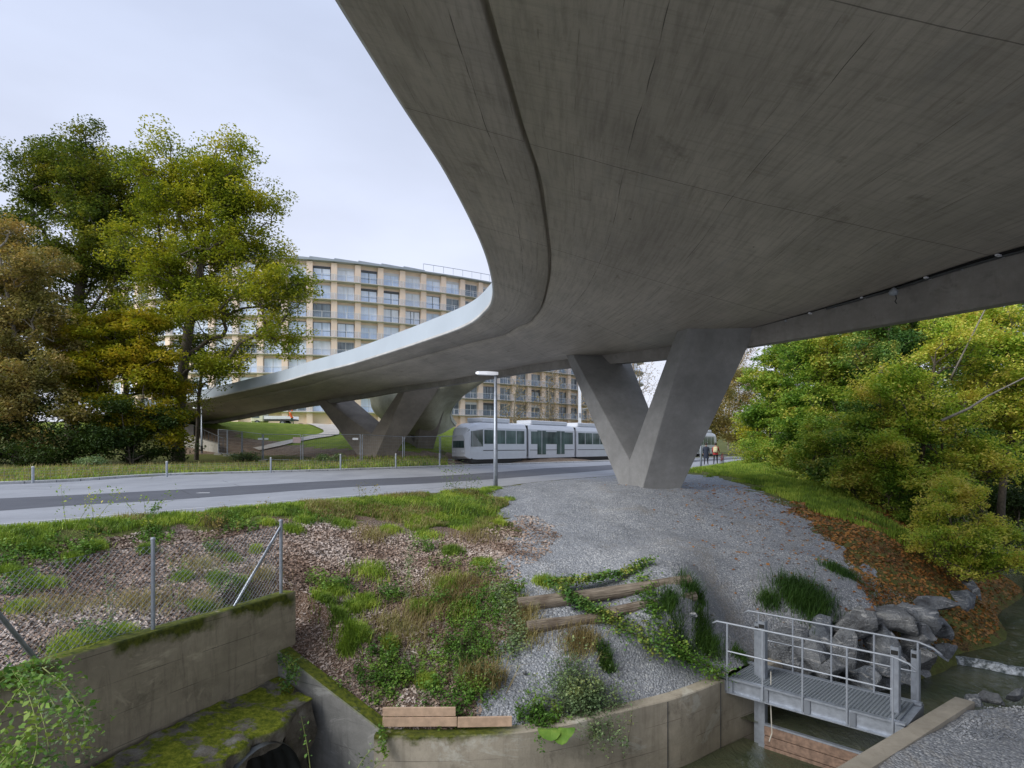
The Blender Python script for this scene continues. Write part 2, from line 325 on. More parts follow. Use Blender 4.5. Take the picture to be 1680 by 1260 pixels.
# ------------------------------------------------------------------ mesh helpers
def origin_of(parent):
    o = Vector((0, 0, 0)); p = parent
    while p is not None: o += p.location; p = p.parent
    return o
def link(name, me, mat, parent=None, shift=None, smooth=False):
    o = bpy.data.objects.new(name, me); COL.objects.link(o)
    for m in (mat if isinstance(mat, (list, tuple)) else [mat]): me.materials.append(m)
    if parent is not None: o.parent = parent
    if smooth: me.shade_smooth() if hasattr(me, 'shade_smooth') else None
    return o
def arr(name, V, Fq, mat, parent=None, base=None, smooth=False, uv=None):
    """fast mesh from numpy arrays; V in world coordinates"""
    V = np.asarray(V, np.float32).reshape(-1, 3); Fq = np.asarray(Fq, np.int32)
    sh = np.array(base if base is not None else (0, 0, 0), np.float32) if parent is None else np.array(origin_of(parent), np.float32)
    me = bpy.data.meshes.new(name); k = Fq.shape[1]; n = len(Fq)
    me.vertices.add(len(V)); me.vertices.foreach_set('co', (V - sh).ravel())
    me.loops.add(n * k); me.loops.foreach_set('vertex_index', Fq.ravel())
    me.polygons.add(n); me.polygons.foreach_set('loop_start', np.arange(n, dtype=np.int32) * k)
    try: me.polygons.foreach_set('loop_total', np.full(n, k, np.int32))
    except Exception: pass
    if uv is not None:
        l = me.uv_layers.new(name='UVMap'); l.data.foreach_set('uv', np.asarray(uv, np.float32)[Fq.ravel()].ravel())
    me.update(calc_edges=True); me.validate()
    if smooth: me.polygons.foreach_set('use_smooth', np.ones(len(me.polygons), bool))
    o = link(name, me, mat, parent)
    if parent is None: o.location = tuple(float(x) for x in sh)
    return o
class MB:
    def __init__(s): s.v = []; s.f = []
    def add(s, vs, fs):
        b = len(s.v); s.v += [tuple(v) for v in vs]; s.f += [tuple(b + i for i in f) for f in fs]; return s
    def hexa(s, v8):   # bottom 4 ccw, top 4 ccw
        return s.add(v8, [(3, 2, 1, 0), (4, 5, 6, 7), (0, 1, 5, 4), (1, 2, 6, 5), (2, 3, 7, 6), (3, 0, 4, 7)])
    def box(s, c, d, rz=0.):
        x, y, z = d[0] / 2, d[1] / 2, d[2] / 2; m = Matrix.Rotation(rz, 3, 'Z'); c = Vector(c)
        return s.hexa([c + m @ Vector(p) for p in ((-x, -y, -z), (x, -y, -z), (x, y, -z), (-x, y, -z), (-x, -y, z), (x, -y, z), (x, y, z), (-x, y, z))])
    def beam(s, a, b, w, h, up=(0, 0, 1)):
        a, b = Vector(a), Vector(b); d = (b - a).normalized(); u = Vector(up)
        if abs(d.dot(u)) > .98: u = Vector((0, 1, 0))
        r = d.cross(u).normalized() * w / 2; t = r.cross(d).normalized() * h / 2
        return s.hexa([a - r - t, a + r - t, b + r - t, b - r - t, a - r + t, a + r + t, b + r + t, b - r + t])
    def tube(s, pts, r, n=8, cap=True):
        pts = [Vector(p) for p in pts]; rs = r if isinstance(r, (list, tuple)) else [r] * len(pts); b = len(s.v); pr = None
        for i, p in enumerate(pts):
            d = (pts[min(i + 1, len(pts) - 1)] - pts[max(i - 1, 0)]).normalized()
            if pr is None: pr = d.orthogonal().normalized()
            pr = (pr - d * pr.dot(d)).normalized(); q = d.cross(pr)
            for k in range(n):
                a = 2 * math.pi * k / n; s.v.append(tuple(p + (pr * math.cos(a) + q * math.sin(a)) * rs[i]))
        for i in range(len(pts) - 1):
            for k in range(n):
                k2 = (k + 1) % n; s.f.append((b + i * n + k, b + i * n + k2, b + (i + 1) * n + k2, b + (i + 1) * n + k))
        if cap: s.f.append(tuple(b + k for k in reversed(range(n)))); s.f.append(tuple(b + (len(pts) - 1) * n + k for k in range(n)))
        return s
    def lathe(s, c, prof, n=12):
        b = len(s.v); c = Vector(c)
        for r, z in prof:
            for k in range(n): a = 2 * math.pi * k / n; s.v.append((c.x + r * math.cos(a), c.y + r * math.sin(a), c.z + z))
        for i in range(len(prof) - 1):
            for k in range(n): k2 = (k + 1) % n; s.f.append((b + i * n + k, b + i * n + k2, b + (i + 1) * n + k2, b + (i + 1) * n + k))
        s.f.append(tuple(b + k for k in reversed(range(n)))); s.f.append(tuple(b + (len(prof) - 1) * n + k for k in range(n))); return s
    def prism(s, poly, z0, z1):
        n = len(poly)
        zz0 = z0 if isinstance(z0, (list, tuple)) else [z0] * n; zz1 = z1 if isinstance(z1, (list, tuple)) else [z1] * n
        return s.add([(p[0], p[1], zz0[i]) for i, p in enumerate(poly)] + [(p[0], p[1], zz1[i]) for i, p in enumerate(poly)],
                     [tuple(reversed(range(n))), tuple(range(n, 2 * n))] + [(i, (i + 1) % n, n + (i + 1) % n, n + i) for i in range(n)])
    def loft(s, rings, close=True, caps=True):
        b = len(s.v); n = len(rings[0])
        for r in rings: s.v += [tuple(p) for p in r]
        for i in range(len(rings) - 1):
            for k in range(n if close else n - 1):
                k2 = (k + 1) % n; s.f.append((b + i * n + k, b + i * n + k2, b + (i + 1) * n + k2, b + (i + 1) * n + k))
        if caps and close: s.f.append(tuple(b + k for k in reversed(range(n)))); s.f.append(tuple(b + (len(rings) - 1) * n + k for k in range(n)))
        return s
    def build(s, name, mat, parent=None, base=None, smooth=False, bevel=0., fix=True):
        me = bpy.data.meshes.new(name); sh = origin_of(parent) if parent is not None else Vector(base if base is not None else (0, 0, 0))
        me.from_pydata([tuple(Vector(v) - sh) for v in s.v], [], s.f); me.validate()
        if fix:
            bm = bmesh.new(); bm.from_mesh(me); bmesh.ops.recalc_face_normals(bm, faces=bm.faces)
            if bevel: bmesh.ops.bevel(bm, geom=list(bm.edges), offset=bevel, segments=1, affect='EDGES')
            bm.to_mesh(me); bm.free()
        if smooth:
            for p in me.polygons: p.use_smooth = True
        o = link(name, me, mat, parent)
        if parent is None: o.location = sh
        return o
def tag(o, label=None, cat=None, group=None, kind=None):
    for k, v in (('label', label), ('category', cat), ('group', group), ('kind', kind)):
        if v: o[k] = v
    return o
def thing(name, label, cat, loc, rz=0., group=None):
    o = bpy.data.objects.new(name, None); COL.objects.link(o); o.location = loc; o.rotation_euler = (0, 0, rz); o.empty_display_size = .2
    return tag(o, label, cat, group)
KIDS = {}
def copy_thing(o, loc, rz=None, label=None, scale=None):
    def rec(s, par):
        c = s.copy(); COL.objects.link(c); c.parent = par
        for ch in s.children: rec(ch, c)
        return c
    c = rec(o, None); c.location = loc
    if rz is not None: c.rotation_euler = (0, 0, rz)
    if scale: c.scale = (scale,) * 3
    if label: c['label'] = label
    return c

# ------------------------------------------------------------------ terrain heights
road_near = [G(*q, 0) for q in ((-900, 960), (0, 867), (300, 842), (560, 820), (780, 803), (887, 790), (1010, 780), (1113, 773), (1213, 757))] + [Vector((34, 82, 0)), Vector((62, 112, 0))]
road_far = [Vector((-50, 12, 0)), Vector((-33, 17.5, 0))] + [G(*q, 0) for q in ((0, 795), (280, 780), (560, 772), (840, 762), (1000, 757), (1210, 750))] + [Vector((56, 118, 0))]
road_near[0] = Vector((-12.5, 2, 0))
road_near = [Vector((-15, -6, 0))] + road_near
road_poly = road_near + road_far[::-1]
def wallpoly(pts, th, side):
    """offset polyline by th to the given side, returns ring polygon"""
    p = [Vector((a[0], a[1], 0)) for a in pts]; q = []
    for i in range(len(p)):
        t = (p[min(i + 1, len(p) - 1)] - p[max(i - 1, 0)]).normalized(); q.append(p[i] + Vector((-t.y, t.x, 0)) * th * side)
    return p, q
W1 = [(-6.6, 3.5), (-5.4, 7.33), (-3.73, 11.03)]                         # head wall top line, z -1
WING = [(-4.05, 10.75), (-2.0, 9.62)]                                    # wing wall
WC = [(-2.05, 9.5), (-1.0, 9.5), (.09, 9.62), (.9, 9.92), (1.57, 10.28), (2.9, 11.0), (4.07, 11.9), (5.65, 13.0)]   # curved channel wall, z -2.8
WR = [(2.9, 7.5), (4.3, 8.55), (7.6, 11.0)]                              # right channel wall
ZC = -2.8
cp = []
for q in ((0, 867), (300, 842), (560, 820), (780, 803), (887, 790), (1010, 780), (1113, 773), (1213, 757)): v = G(*q, 0); cp.append((v.x, v.y, 0))
cp += [(-12.5, 2, 0), (-15, -6, 0)]
def c(px, py, Y): v = P(px, py, Y); cp.append(tuple(v))
cp += [(-5.6, 7.3, -1.15), (-4.9, 8.9, -1.15), (-4.0, 11.0, -1.15), (-3.4, 11.0, -1.35), (-7.6, 8.5, -.8), (-9, 7, -.5), (-6.9, 4, -1.1), (-7, 11.5, -.6), (-8, 10, -.6),
       (-3.3, 10.3, -1.85), (-2.6, 9.95, -2.3), (-1.9, 9.75, -2.55), (-1, 9.75, -2.6), (.1, 9.9, -2.72), (1.5, 10.6, -2.75), (2.8, 11.3, -2.78), (4.0, 12.3, -2.78), (4.7, 12.9, -2.78)]
for q in ((560, 1000, 11.6), (640, 1000, 12), (640, 900, 14.6), (500, 920, 13), (800, 1100, 10.9), (800, 1000, 12.2), (800, 900, 15.2), (800, 835, 19.2), (900, 1000, 12.1),
          (850, 968, 12.6), (1130, 930, 14.1), (1000, 948, 13.3), (870, 1030, 11.6), (1140, 992, 12.5), (1000, 1010, 12.0), (1000, 1100, 10.95), (1100, 1060, 11.75),
          (1000, 900, 15.4), (1000, 850, 18.8), (1000, 820, 21), (950, 810, 22.5), (1048, 800, 23.2), (1100, 797, 24.2), (1200, 1000, 13.9), (1200, 1080, 12.4), (1200, 900, 17), (1200, 830, 21),
          (1150, 800, 24), (1230, 800, 26), (1430, 1000, 14.7), (1550, 958, 17.4), (1300, 850, 19.5), (1400, 850, 20.5), (1400, 940, 16.4), (1300, 1030, 13.9), (1500, 900, 18.7), (1440, 830, 24), (1300, 790, 28), (1240, 768, 45), (1590, 960, 19)): c(*q)
cp += [(6.8, 12.6, -4.2), (8, 12.5, -4.2), (8.7, 13.4, -4.2), (11.3, 14.6, -4.2), (14.6, 18.2, -4.2), (12, 14, -4.3), (6, 11, -4.3), (8, 9, -4.3), (12, 12, -4.3), (17, 20, -4.2), (20, 15, -4.2), (18.5, 26, -4.1), (25, 34, -4), (30, 22, -3), (36, 45, -3), (22, 22, -4),
       (16.5, 25.5, -1.7), (14.8, 21.5, -2.0), (22, 36, -.8), (4, 7, -4.4), (0, 6, -4.4), (9, 4, -4.3), (5.9, 12.75, -4.1)]
cp += [(-24, 30, .12), (-18, 37, .15), (-10, 43, .2), (-2, 54.5, .05), (8, 64, .05), (-30, 38, .4), (-36, 46, .7), (-50, 30, .5), (-16, 47, .35), (-11, 47, .35), (-5.9, 51, .4), (-3.5, 54, .35),
       (-11, 50, .74), (-8, 49.5, .7), (-20, 70, 3.6), (-29.8, 68, 4.1), (-29.7, 63, 3.6), (-24, 57.5, 1.3), (-18.8, 57.5, 1.3), (-4.9, 64, 3.2), (-6.6, 56, 1.9), (-3.4, 55.5, .6), (-36, 60, 2.6), (-30, 54, 1.2),
       (-50, 98, 4.7), (-30, 98, 4.6), (-12, 105, 4.6), (0, 112, 2), (-30, 84, 4.15), (-18, 84, 4.1), (-1, 55.5, .05), (8, 67, .05), (20, 83, .05), (34, 101, .05), (46, 118, .05), (30, 88, 0), (17, 62, 0), (14, 50, 0), (25, 58, .2), (42, 80, .3),
       (6, 76, .1), (16, 98, .2), (-2, 80, 2.2), (22, 42, .2), (38, 62, .5), (60, 60, 2), (60, 30, 1), (45, 12, -1), (70, 100, 2), (-80, 60, 3), (-80, 120, 6), (-80, 20, 1), (60, 150, 1), (0, 160, 5), (-120, 250, 8), (150, 250, 6), (0, 320, 8), (160, 60, 4), (-160, 60, 5), (-14, 20, 0), (-6, 28, 0), (4, 42, 0), (-28, 20, 0)]
CP = np.array(cp, float)
def tps(r2): return np.where(r2 > 1e-12, .5 * r2 * np.log(r2 + 1e-12), 0.)
n_ = len(CP); K = tps(((CP[:, None, :2] - CP[None, :, :2]) ** 2).sum(-1)) + np.eye(n_) * .02
A_ = np.zeros((n_ + 3, n_ + 3)); A_[:n_, :n_] = K; A_[:n_, n_] = 1; A_[:n_, n_ + 1:] = CP[:, :2]; A_[n_, :n_] = 1; A_[n_ + 1:, :n_] = CP[:, :2].T
wts = np.linalg.solve(A_, np.concatenate([CP[:, 2], [0, 0, 0]]))
def rbf(x, y):
    x = np.asarray(x, float).ravel(); y = np.asarray(y, float).ravel(); out = wts[n_] + wts[n_ + 1] * x + wts[n_ + 2] * y
    for i in range(n_): out = out + wts[i] * tps((x - CP[i, 0]) ** 2 + (y - CP[i, 1]) ** 2)
    return out
def grow(a, b, st, f=1.16, mx=12):
    r = [a]
    while abs(r[-1] - a) < abs(b - a): r.append(r[-1] + math.copysign(st, b - a)); st = min(st * f, mx)
    return r
xs = np.array(grow(-11, -260, .14)[::-1] + list(np.arange(-10.9, 18, .1)) + grow(18, 300, .14))
ys = np.array(grow(4, -20, .3)[::-1] + list(np.arange(4.1, 25, .1)) + grow(25, 420, .14, 1.035))
XX, YY = np.meshgrid(xs, ys)
ZZ = rbf(XX, YY).reshape(XX.shape)
rp = [(p.x, p.y) for p in road_poly]
dr = dist_line(XX, YY, rp + [rp[0]]); ins = inpoly(XX, YY, rp)
ZZ = np.where(ins, np.minimum(-.05, ZZ * 0 - .05), ZZ * np.clip(dr / 1.2, 0.0, 1) + (1 - np.clip(dr / 1.2, 0, 1)) * .015)
ZZ = np.where(~ins & (dr < .12) , np.minimum(ZZ, -.0), ZZ)
far = YY > 130; ZZ = np.where(far, np.clip(ZZ, 0, 9), ZZ)
rngt = np.random.default_rng(5)
def vnoise(x, y, s, seed=0):
    """smooth value noise"""
    x = np.asarray(x) / s; y = np.asarray(y) / s; xi = np.floor(x).astype(int); yi = np.floor(y).astype(int); fx = x - xi; fy = y - yi
    def h(a, b):
        k = (a * 374761393 + b * 668265263 + seed * 1442695041) & 0xffffffff; k = ((k ^ (k >> 13)) * 1274126177) & 0xffffffff; return ((k ^ (k >> 16)) & 0xffff) / 65535.
    fx = fx * fx * (3 - 2 * fx); fy = fy * fy * (3 - 2 * fy)
    return (h(xi, yi) * (1 - fx) + h(xi + 1, yi) * fx) * (1 - fy) + (h(xi, yi + 1) * (1 - fx) + h(xi + 1, yi + 1) * fx) * fy
bumpy = (vnoise(XX, YY, .9, 1) - .5) * .10 + (vnoise(XX, YY, .33, 2) - .5) * .05
ZZ = ZZ + np.where(ins, 0, bumpy * np.clip((dr - .2) / .8, 0, 1))
dW = dist_line(XX, YY, WING); ZZ = np.where(dW < .8, np.minimum(ZZ, np.interp(XX, [-4.05, -2.0], [-1.85, -2.75]) - .04 + np.clip(dW - .25, 0, 1) * .9), ZZ)
dC = dist_line(XX, YY, WC); ZZ = np.where((dC < .8) & (XX < 5.0), np.minimum(ZZ, ZC - .03 + np.clip(dC - .22, 0, 1) * .8), ZZ)
dH = dist_line(XX, YY, W1); ZZ = np.where(dH < .7, np.minimum(ZZ, -1.04 + np.clip(dH - .2, 0, 1) * .8), ZZ)
def zat(x, y):
    x = np.asarray(x, float); y = np.asarray(y, float)
    i = np.clip(np.searchsorted(xs, x) - 1, 0, len(xs) - 2); j = np.clip(np.searchsorted(ys, y) - 1, 0, len(ys) - 2)
    fx = (x - xs[i]) / (xs[i + 1] - xs[i]); fy = (y - ys[j]) / (ys[j + 1] - ys[j])
    return (ZZ[j, i] * (1 - fx) + ZZ[j, i + 1] * fx) * (1 - fy) + (ZZ[j + 1, i] * (1 - fx) + ZZ[j + 1, i + 1] * fx) * fy
def ground(x, y): return float(zat(x, y))
cut = [(-9.5, -25), (-6.71, 3.55), (-5.51, 7.38), (-3.80, 11.02), (-3.9, 10.8), (-1.98, 9.66)] + [(p.x, p.y) for p in wallpoly(WC, .13, 1)[1][1:]] + [(5.75, 12.95), (5.75, -25)]
cutpoly = [(p[0], p[1]) for p in cut]
# ground types, by where they lie
Z_GRAVEL = [(800, 806), (870, 790), (1010, 780), (1110, 775), (1180, 783), (1260, 812), (1340, 860), (1400, 915), (1440, 950), (1540, 1000), (1540, 1120), (1300, 1150), (1200, 1125), (1050, 1180), (850, 1215), (770, 1215), (790, 1120), (845, 1040), (830, 950), (800, 915), (860, 880), (830, 835)]
Z_LEAF = [(1290, 830), (1480, 830), (1700, 960), (1620, 1060), (1480, 1060), (1440, 950), (1400, 915)]
Z_VERGE = [(-400, 860), (0, 860), (300, 838), (560, 815), (800, 798), (830, 830), (800, 870), (700, 862), (560, 846), (400, 852), (250, 864), (0, 893), (-400, 945)]
Z_VERGE2 = [(1110, 766), (1240, 752), (1330, 790), (1460, 850), (1560, 930), (1440, 870), (1340, 840), (1260, 806), (1180, 780)]
Z_CHIP = [(-600, 950), (0, 905), (250, 872), (400, 862), (560, 846), (700, 862), (800, 870), (860, 880), (810, 915), (825, 960), (840, 1040), (790, 1120), (770, 1215), (600, 1215), (480, 1100), (0, 1400), (-900, 1300)]
PXX, PYY = pix(XX, np.maximum(YY, .3), ZZ)
JX = (vnoise(XX, YY, .8, 21) - .5) * 60 + (vnoise(XX, YY, .25, 22) - .5) * 40; JY = (vnoise(XX, YY, .8, 23) - .5) * 34 + (vnoise(XX, YY, .25, 24) - .5) * 24; JN = np.clip((30 - YY) / 15, .15, 1)
nearm = (YY < 60) & ~ins
def soft(poly, m):
    a = inpoly(PXX + JX * JN, PYY + JY * JN * np.clip(12 / np.maximum(YY, 1), .25, 1), poly) & m
    return a.astype(float)
front = (dist_line(XX, YY, [(p.x, p.y) for p in road_near]) < 1e9) & nearm & ((YY < np.interp(XX, [p.x for p in road_near], [p.y for p in road_near])))
gz = soft(Z_GRAVEL, front); cz = soft(Z_CHIP, front & (YY > 1)); lz = soft(Z_LEAF, front); vz = soft(Z_VERGE, front) + soft(Z_VERGE2, front)
sz = .0
Z_LAWN = [(330, 684), (600, 660), (760, 690), (860, 715), (850, 752), (760, 752), (740, 742), (650, 740), (560, 737), (470, 730), (400, 714), (345, 700)]
Z_LAWN2 = [(735, 690), (860, 700), (850, 748), (755, 748)]
Z_DIRT = [(290, 700), (345, 697), (400, 714), (470, 730), (560, 737), (700, 741), (760, 747), (900, 748), (1000, 750), (1000, 757), (740, 766), (640, 758), (560, 753), (420, 745), (300, 745)]
Z_PATH = [(488, 696), (530, 699), (553, 707), (545, 714), (505, 722), (470, 728), (430, 735), (440, 730), (480, 720), (515, 712), (522, 706), (505, 700)]
backm = (~ins) & (~front) & (YY > 20) & (YY < 110)
la = (inpoly(PXX, PYY, Z_LAWN) | inpoly(PXX, PYY, Z_LAWN2)) & backm & (YY > 50); di = inpoly(PXX, PYY, Z_DIRT) & backm & (YY > 42) & (YY < 66); pa = inpoly(PXX, PYY, Z_PATH) & backm & (YY > 55) & (YY < 85)
la = la | (backm & (YY > 62) & (XX < 0))
keep = np.ones((len(ys) - 1, len(xs) - 1), bool)
cx = (XX[:-1, :-1] + XX[1:, 1:]) / 2; cy = (YY[:-1, :-1] + YY[1:, 1:]) / 2
keep &= ~inpoly(cx, cy, cutpoly)
keep &= ~((cy < 5) & (cx > -9.5))
idx = np.arange(XX.size).reshape(XX.shape)
Fq = np.stack([idx[:-1, :-1], idx[:-1, 1:], idx[1:, 1:], idx[1:, :-1]], -1)[keep]
gnd = arr('ground', np.stack([XX, YY, ZZ], -1).reshape(-1, 3), Fq, M['ground'], smooth=True)
tag(gnd, 'uneven ground of gravel, wood chips, grass and soil', None, None, 'structure')
def attr(me, name, cols):
    a = me.color_attributes.new(name, 'FLOAT_COLOR', 'POINT'); a.data.foreach_set('color', np.asarray(cols, np.float32).ravel())
attr(gnd.data, 'zone_a', np.stack([gz, cz, vz, pa * 0.], -1).reshape(-1, 4))
attr(gnd.data, 'zone_b', np.stack([lz, di.astype(float), la.astype(float), np.ones_like(gz)], -1).reshape(-1, 4))

# right gravel bank (camera side)
def near_bank():
    pts = []
    gx = np.arange(2.0, 26, .12); gy = np.arange(-12, 16, .12); X, Y = np.meshgrid(gx, gy)
    Z = -2.86 + (vnoise(X, Y, 1.3, 7) - .5) * .12 + (vnoise(X, Y, .3, 8) - .5) * .04
    edge = [(7.75, 11.05), (8.6, 11.1), (9.6, 11.6), (12, 12.6), (16, 14), (26, 15.5)]
    d = dist_line(X, Y, edge); ye = np.interp(X, [p[0] for p in edge], [p[1] for p in edge])
    Z = np.where((X > 7.6) & (Y > ye - .4), Z - np.clip(Y - ye + .4, 0, 3) * 1.6, Z)
    ox = WR[0][0] + (Y - WR[0][1]) * (WR[2][0] - WR[0][0]) / (WR[2][1] - WR[0][1])
    cxx = X + .06; k = (X > ox + .05) | (Y > 11.1)
    k &= ~((Y > 11.0) & (X < 7.7)) & (Z > -4.8)
    kk = k[:-1, :-1] & k[1:, 1:] & k[:-1, 1:] & k[1:, :-1]
    idx = np.arange(X.size).reshape(X.shape); Fq = np.stack([idx[:-1, :-1], idx[:-1, 1:], idx[1:, 1:], idx[1:, :-1]], -1)[kk]
    o = arr('gravel_ground', np.stack([X, Y, Z], -1).reshape(-1, 3), Fq, M['ground'], smooth=True)
    tag(o, 'grey gravel bank beside the footbridge', None, None, 'structure')
    a = np.zeros((X.size, 4)); a[:, 0] = 1; attr(o.data, 'zone_a', a); b = np.zeros((X.size, 4)); attr(o.data, 'zone_b', b)
near_bank()
# channel bed and water
mb = MB(); mb.prism([(-16, -14), (6, -14), (9, 14.5), (4, 16), (-3, 14), (-16, 12)], -5.2, -4.75); tag(mb.build('channel_bed_ground', M['mossrock']), 'bed of the channel', None, None, 'structure')
def waterplane(name, poly, z, label):
    bm = bmesh.new(); vs = [bm.verts.new((x, y, z)) for x, y in poly]; bm.faces.new(vs); bmesh.ops.recalc_face_normals(bm, faces=bm.faces)
    me = bpy.data.meshes.new(name); bm.to_mesh(me); bm.free(); o = link(name, me, M['water']); tag(o, label, None, None, 'structure')
waterplane('water', [(-16, -14), (6, -14), (5.0, 9.1), (6.5, 10.3), (4.35, 12.15), (3.8, 11.8), (-3.5, 9.9), (-6, 9)], -4.02, 'dark still water of the channel below the planks')
waterplane('stream_water', [(6.3, 10.15), (4.2, 12.15), (4.3, 13.4), (6, 14.5), (9, 15.5), (10.5, 15.3), (14.5, 11.5), (12, 8), (8, 10)], -3.62, 'dark greenish stream water above the planks')
waterplane('stream_water', [(10.5, 15.3), (9.5, 16), (14, 21.5), (17, 27), (23, 36), (36, 50), (48, 44), (30, 20), (24, 12), (14.5, 11.5)], -3.48, 'stream water upstream of the small drop')
mb = MB(); a, b = Vector((10.3, 15.45, -3.5)), Vector((14.6, 11.4, -3.5)); n = 40; rs = []
for i in range(n + 1):
    p = a.lerp(b, i / n); w = mnoise.noise(p * 2) * .05
    rs.append([p + Vector((.06 + w, .06, .02)), p + Vector((.0, .0, .022 + w * .4)), p + Vector((-.06 + w, -.06, -.04)), p + Vector((-.16 + 2 * w, -.15, -.115))])
mb.loft(rs, close=False); tag(mb.build('weir_water', M['foam'], smooth=True), 'line of white water over a low drop', None, None, 'structure')

# ------------------------------------------------------------------ road
def strip(name, A, B, z, mat, label, n=10):
    a = spline([(p[0], p[1]) for p in A], n); b = spline([(p[0], p[1]) for p in B], n); m = max(len(a), len(b))
    def rs(p): t = np.linspace(0, len(p) - 1, m); return np.stack([np.interp(t, np.arange(len(p)), p[:, k]) for k in (0, 1)], -1)
    a, b = rs(a), rs(b); V = np.concatenate([np.c_[a, np.full(m, z)], np.c_[b, np.full(m, z)]]); Fq = np.array([[i, i + 1, m + i + 1, m + i] for i in range(m - 1)])
    o = arr(name, V, Fq[:, ::1], mat); tag(o, label, None, None, 'structure'); return o
strip('road', road_near, road_far, 0.0, M['road'], 'pale grey asphalt road')
dk0 = [Vector((-17, 3, 0))] + [G(*q, 0) for q in ((0, 838), (280, 820), (560, 800), (700, 793), (810, 786), (900, 779), (1000, 771))] + [Vector((22, 68, 0)), Vector((46, 104, 0))]
dk1 = [Vector((-25, 7, 0))] + [G(*q, 0) for q in ((0, 818), (280, 804), (560, 788), (700, 782), (810, 775), (900, 768), (1000, 763))] + [Vector((24, 76, 0)), Vector((49, 108, 0))]
strip('road_patch', dk0, dk1, .004, M['road_dark'], 'dark resurfaced asphalt strip along the road')
ln = [G(*q, 0) for q in ((0, 861), (300, 836), (560, 815), (790, 796))]
strip('road_marking', ln, [p + Vector((-.06, .07, 0)) for p in ln], .006, M['line'], 'thin white edge line of the road')
for q in ((181, 802, .35), (333, 809, .4), (1075, 765, .9), (1150, 757, .9)):
    p = G(q[0], q[1], 0); mb = MB(); mb.prism([(p.x - q[2] / 2, p.y - .05), (p.x + q[2] / 2, p.y), (p.x + q[2] / 2 - .05, p.y + .16), (p.x - q[2] / 2 + .04, p.y + .14)], .005, .0085)
    tag(mb.build('road_marking', M['line']), 'small white mark on the road', None, None, 'structure')
def kerb(pts, w, z0, z1, name, label, mat):
    p = spline([(q[0], q[1]) for q in pts], 10); rs = []
    for i in range(len(p)):
        t = p[min(i + 1, len(p) - 1)] - p[max(i - 1, 0)]; t = t / np.linalg.norm(t); nrm = np.array([-t[1], t[0]])
        a = p[i]; b = p[i] + nrm * w; rs.append([(a[0], a[1], z0), (a[0], a[1], z1 - .02), (a[0] + nrm[0] * .02, a[1] + nrm[1] * .02, z1), (b[0], b[1], z1), (b[0], b[1], z0)])
    o = MB().loft(rs).build(name, mat); tag(o, label, None, None, 'structure')
kerb(road_far, .32, -.1, .11, 'kerb', 'pale concrete kerb on the far side of the road', M['lip'])

kp_ = spline([(q[0], q[1]) for q in road_far], 40)
mbk_ = MB(); acc_ = 0
for i in range(1, len(kp_)):
    acc_ += float(np.linalg.norm(kp_[i] - kp_[i - 1]))
    if acc_ > 1.0 and -40 < kp_[i][0] < 8:
        acc_ = 0; tt_ = kp_[i] - kp_[i - 1]; tt_ = tt_ / np.linalg.norm(tt_); a_ = Vector((kp_[i][0], kp_[i][1], 0)); nn_ = Vector((-tt_[1], tt_[0], 0)); mbk_.beam(a_ - nn_ * .006 + Vector((0, 0, .045)), a_ + nn_ * .33 + Vector((0, 0, .068)), .018, .10)
tag(mbk_.build('kerb_joint_lines', M['road_dark']), 'dark joints between the kerb stones', None, None, 'structure')
# ------------------------------------------------------------------ elevated bridge
# rows: near edge x,y,z ; far (beam bottom) x,y,z ; beam height
rows = [(-3.4, -14, 6.2, 33, -12, 5.0, 1.3), (-3.0, -6, 6.1, 26, -3, 5.0, 1.3), (-2.45, 0, 6.0, 19.5, 4.2, 5.0, 1.3), (-1.95, 5, 6.0, 15.2, 10.2, 5.0, 1.3), (-1.50, 8.05, 6.0, 12.3, 15.2, 5.0, 1.22),
        (-1.05, 10.7, 6.0, 10.65, 18.4, 5.0, .95), (-.66, 14.2, 6.0, 8.35, 22.3, 5.0, .62), (-.52, 17.0, 6.0, 6.4, 25.4, 5.0, .5), (-.56, 19.5, 6.0, 4.3, 27.4, 5.03, .42), (-.85, 21.4, 6.0, 2.57, 29.3, 5.1, .38),
        (-1.75, 24.2, 6.0, .9, 32.0, 5.22, .34), (-3.8, 27.7, 6.0, -1.1, 36.5, 5.4, .34), (-6.3, 31.6, 6.0, -4.6, 42.5, 5.5, .34), (-9.2, 35.9, 6.0, -8.4, 47.5, 5.55, .34), (-12.8, 40.5, 6.0, -11.6, 50.3, 5.3, .34), (-16, 45, 6.0, -15.8, 53.2, 4.98, .34),
        (-20.5, 49.3, 5.75, -20.8, 57, 4.6, .34), (-25.6, 53, 5.3, -28.6, 63, 3.85, .34), (-34, 58, 4.6, -38, 69, 3.1, .34)]
SP = spline(rows, 8); nS = len(SP)
bridge = thing('elevated_bridge', 'huge curved concrete bridge with smooth underside sweeping over the gravel and road', 'bridge', (0, 22, 6))
al = np.concatenate([[0], np.cumsum(np.hypot(*(np.diff(SP[:, :2], axis=0).T)))])
al2 = np.concatenate([[0], np.cumsum(np.hypot(*(np.diff((SP[:, :2] + SP[:, 3:5]) / 2, axis=0).T)))])
prof = []; PU = []
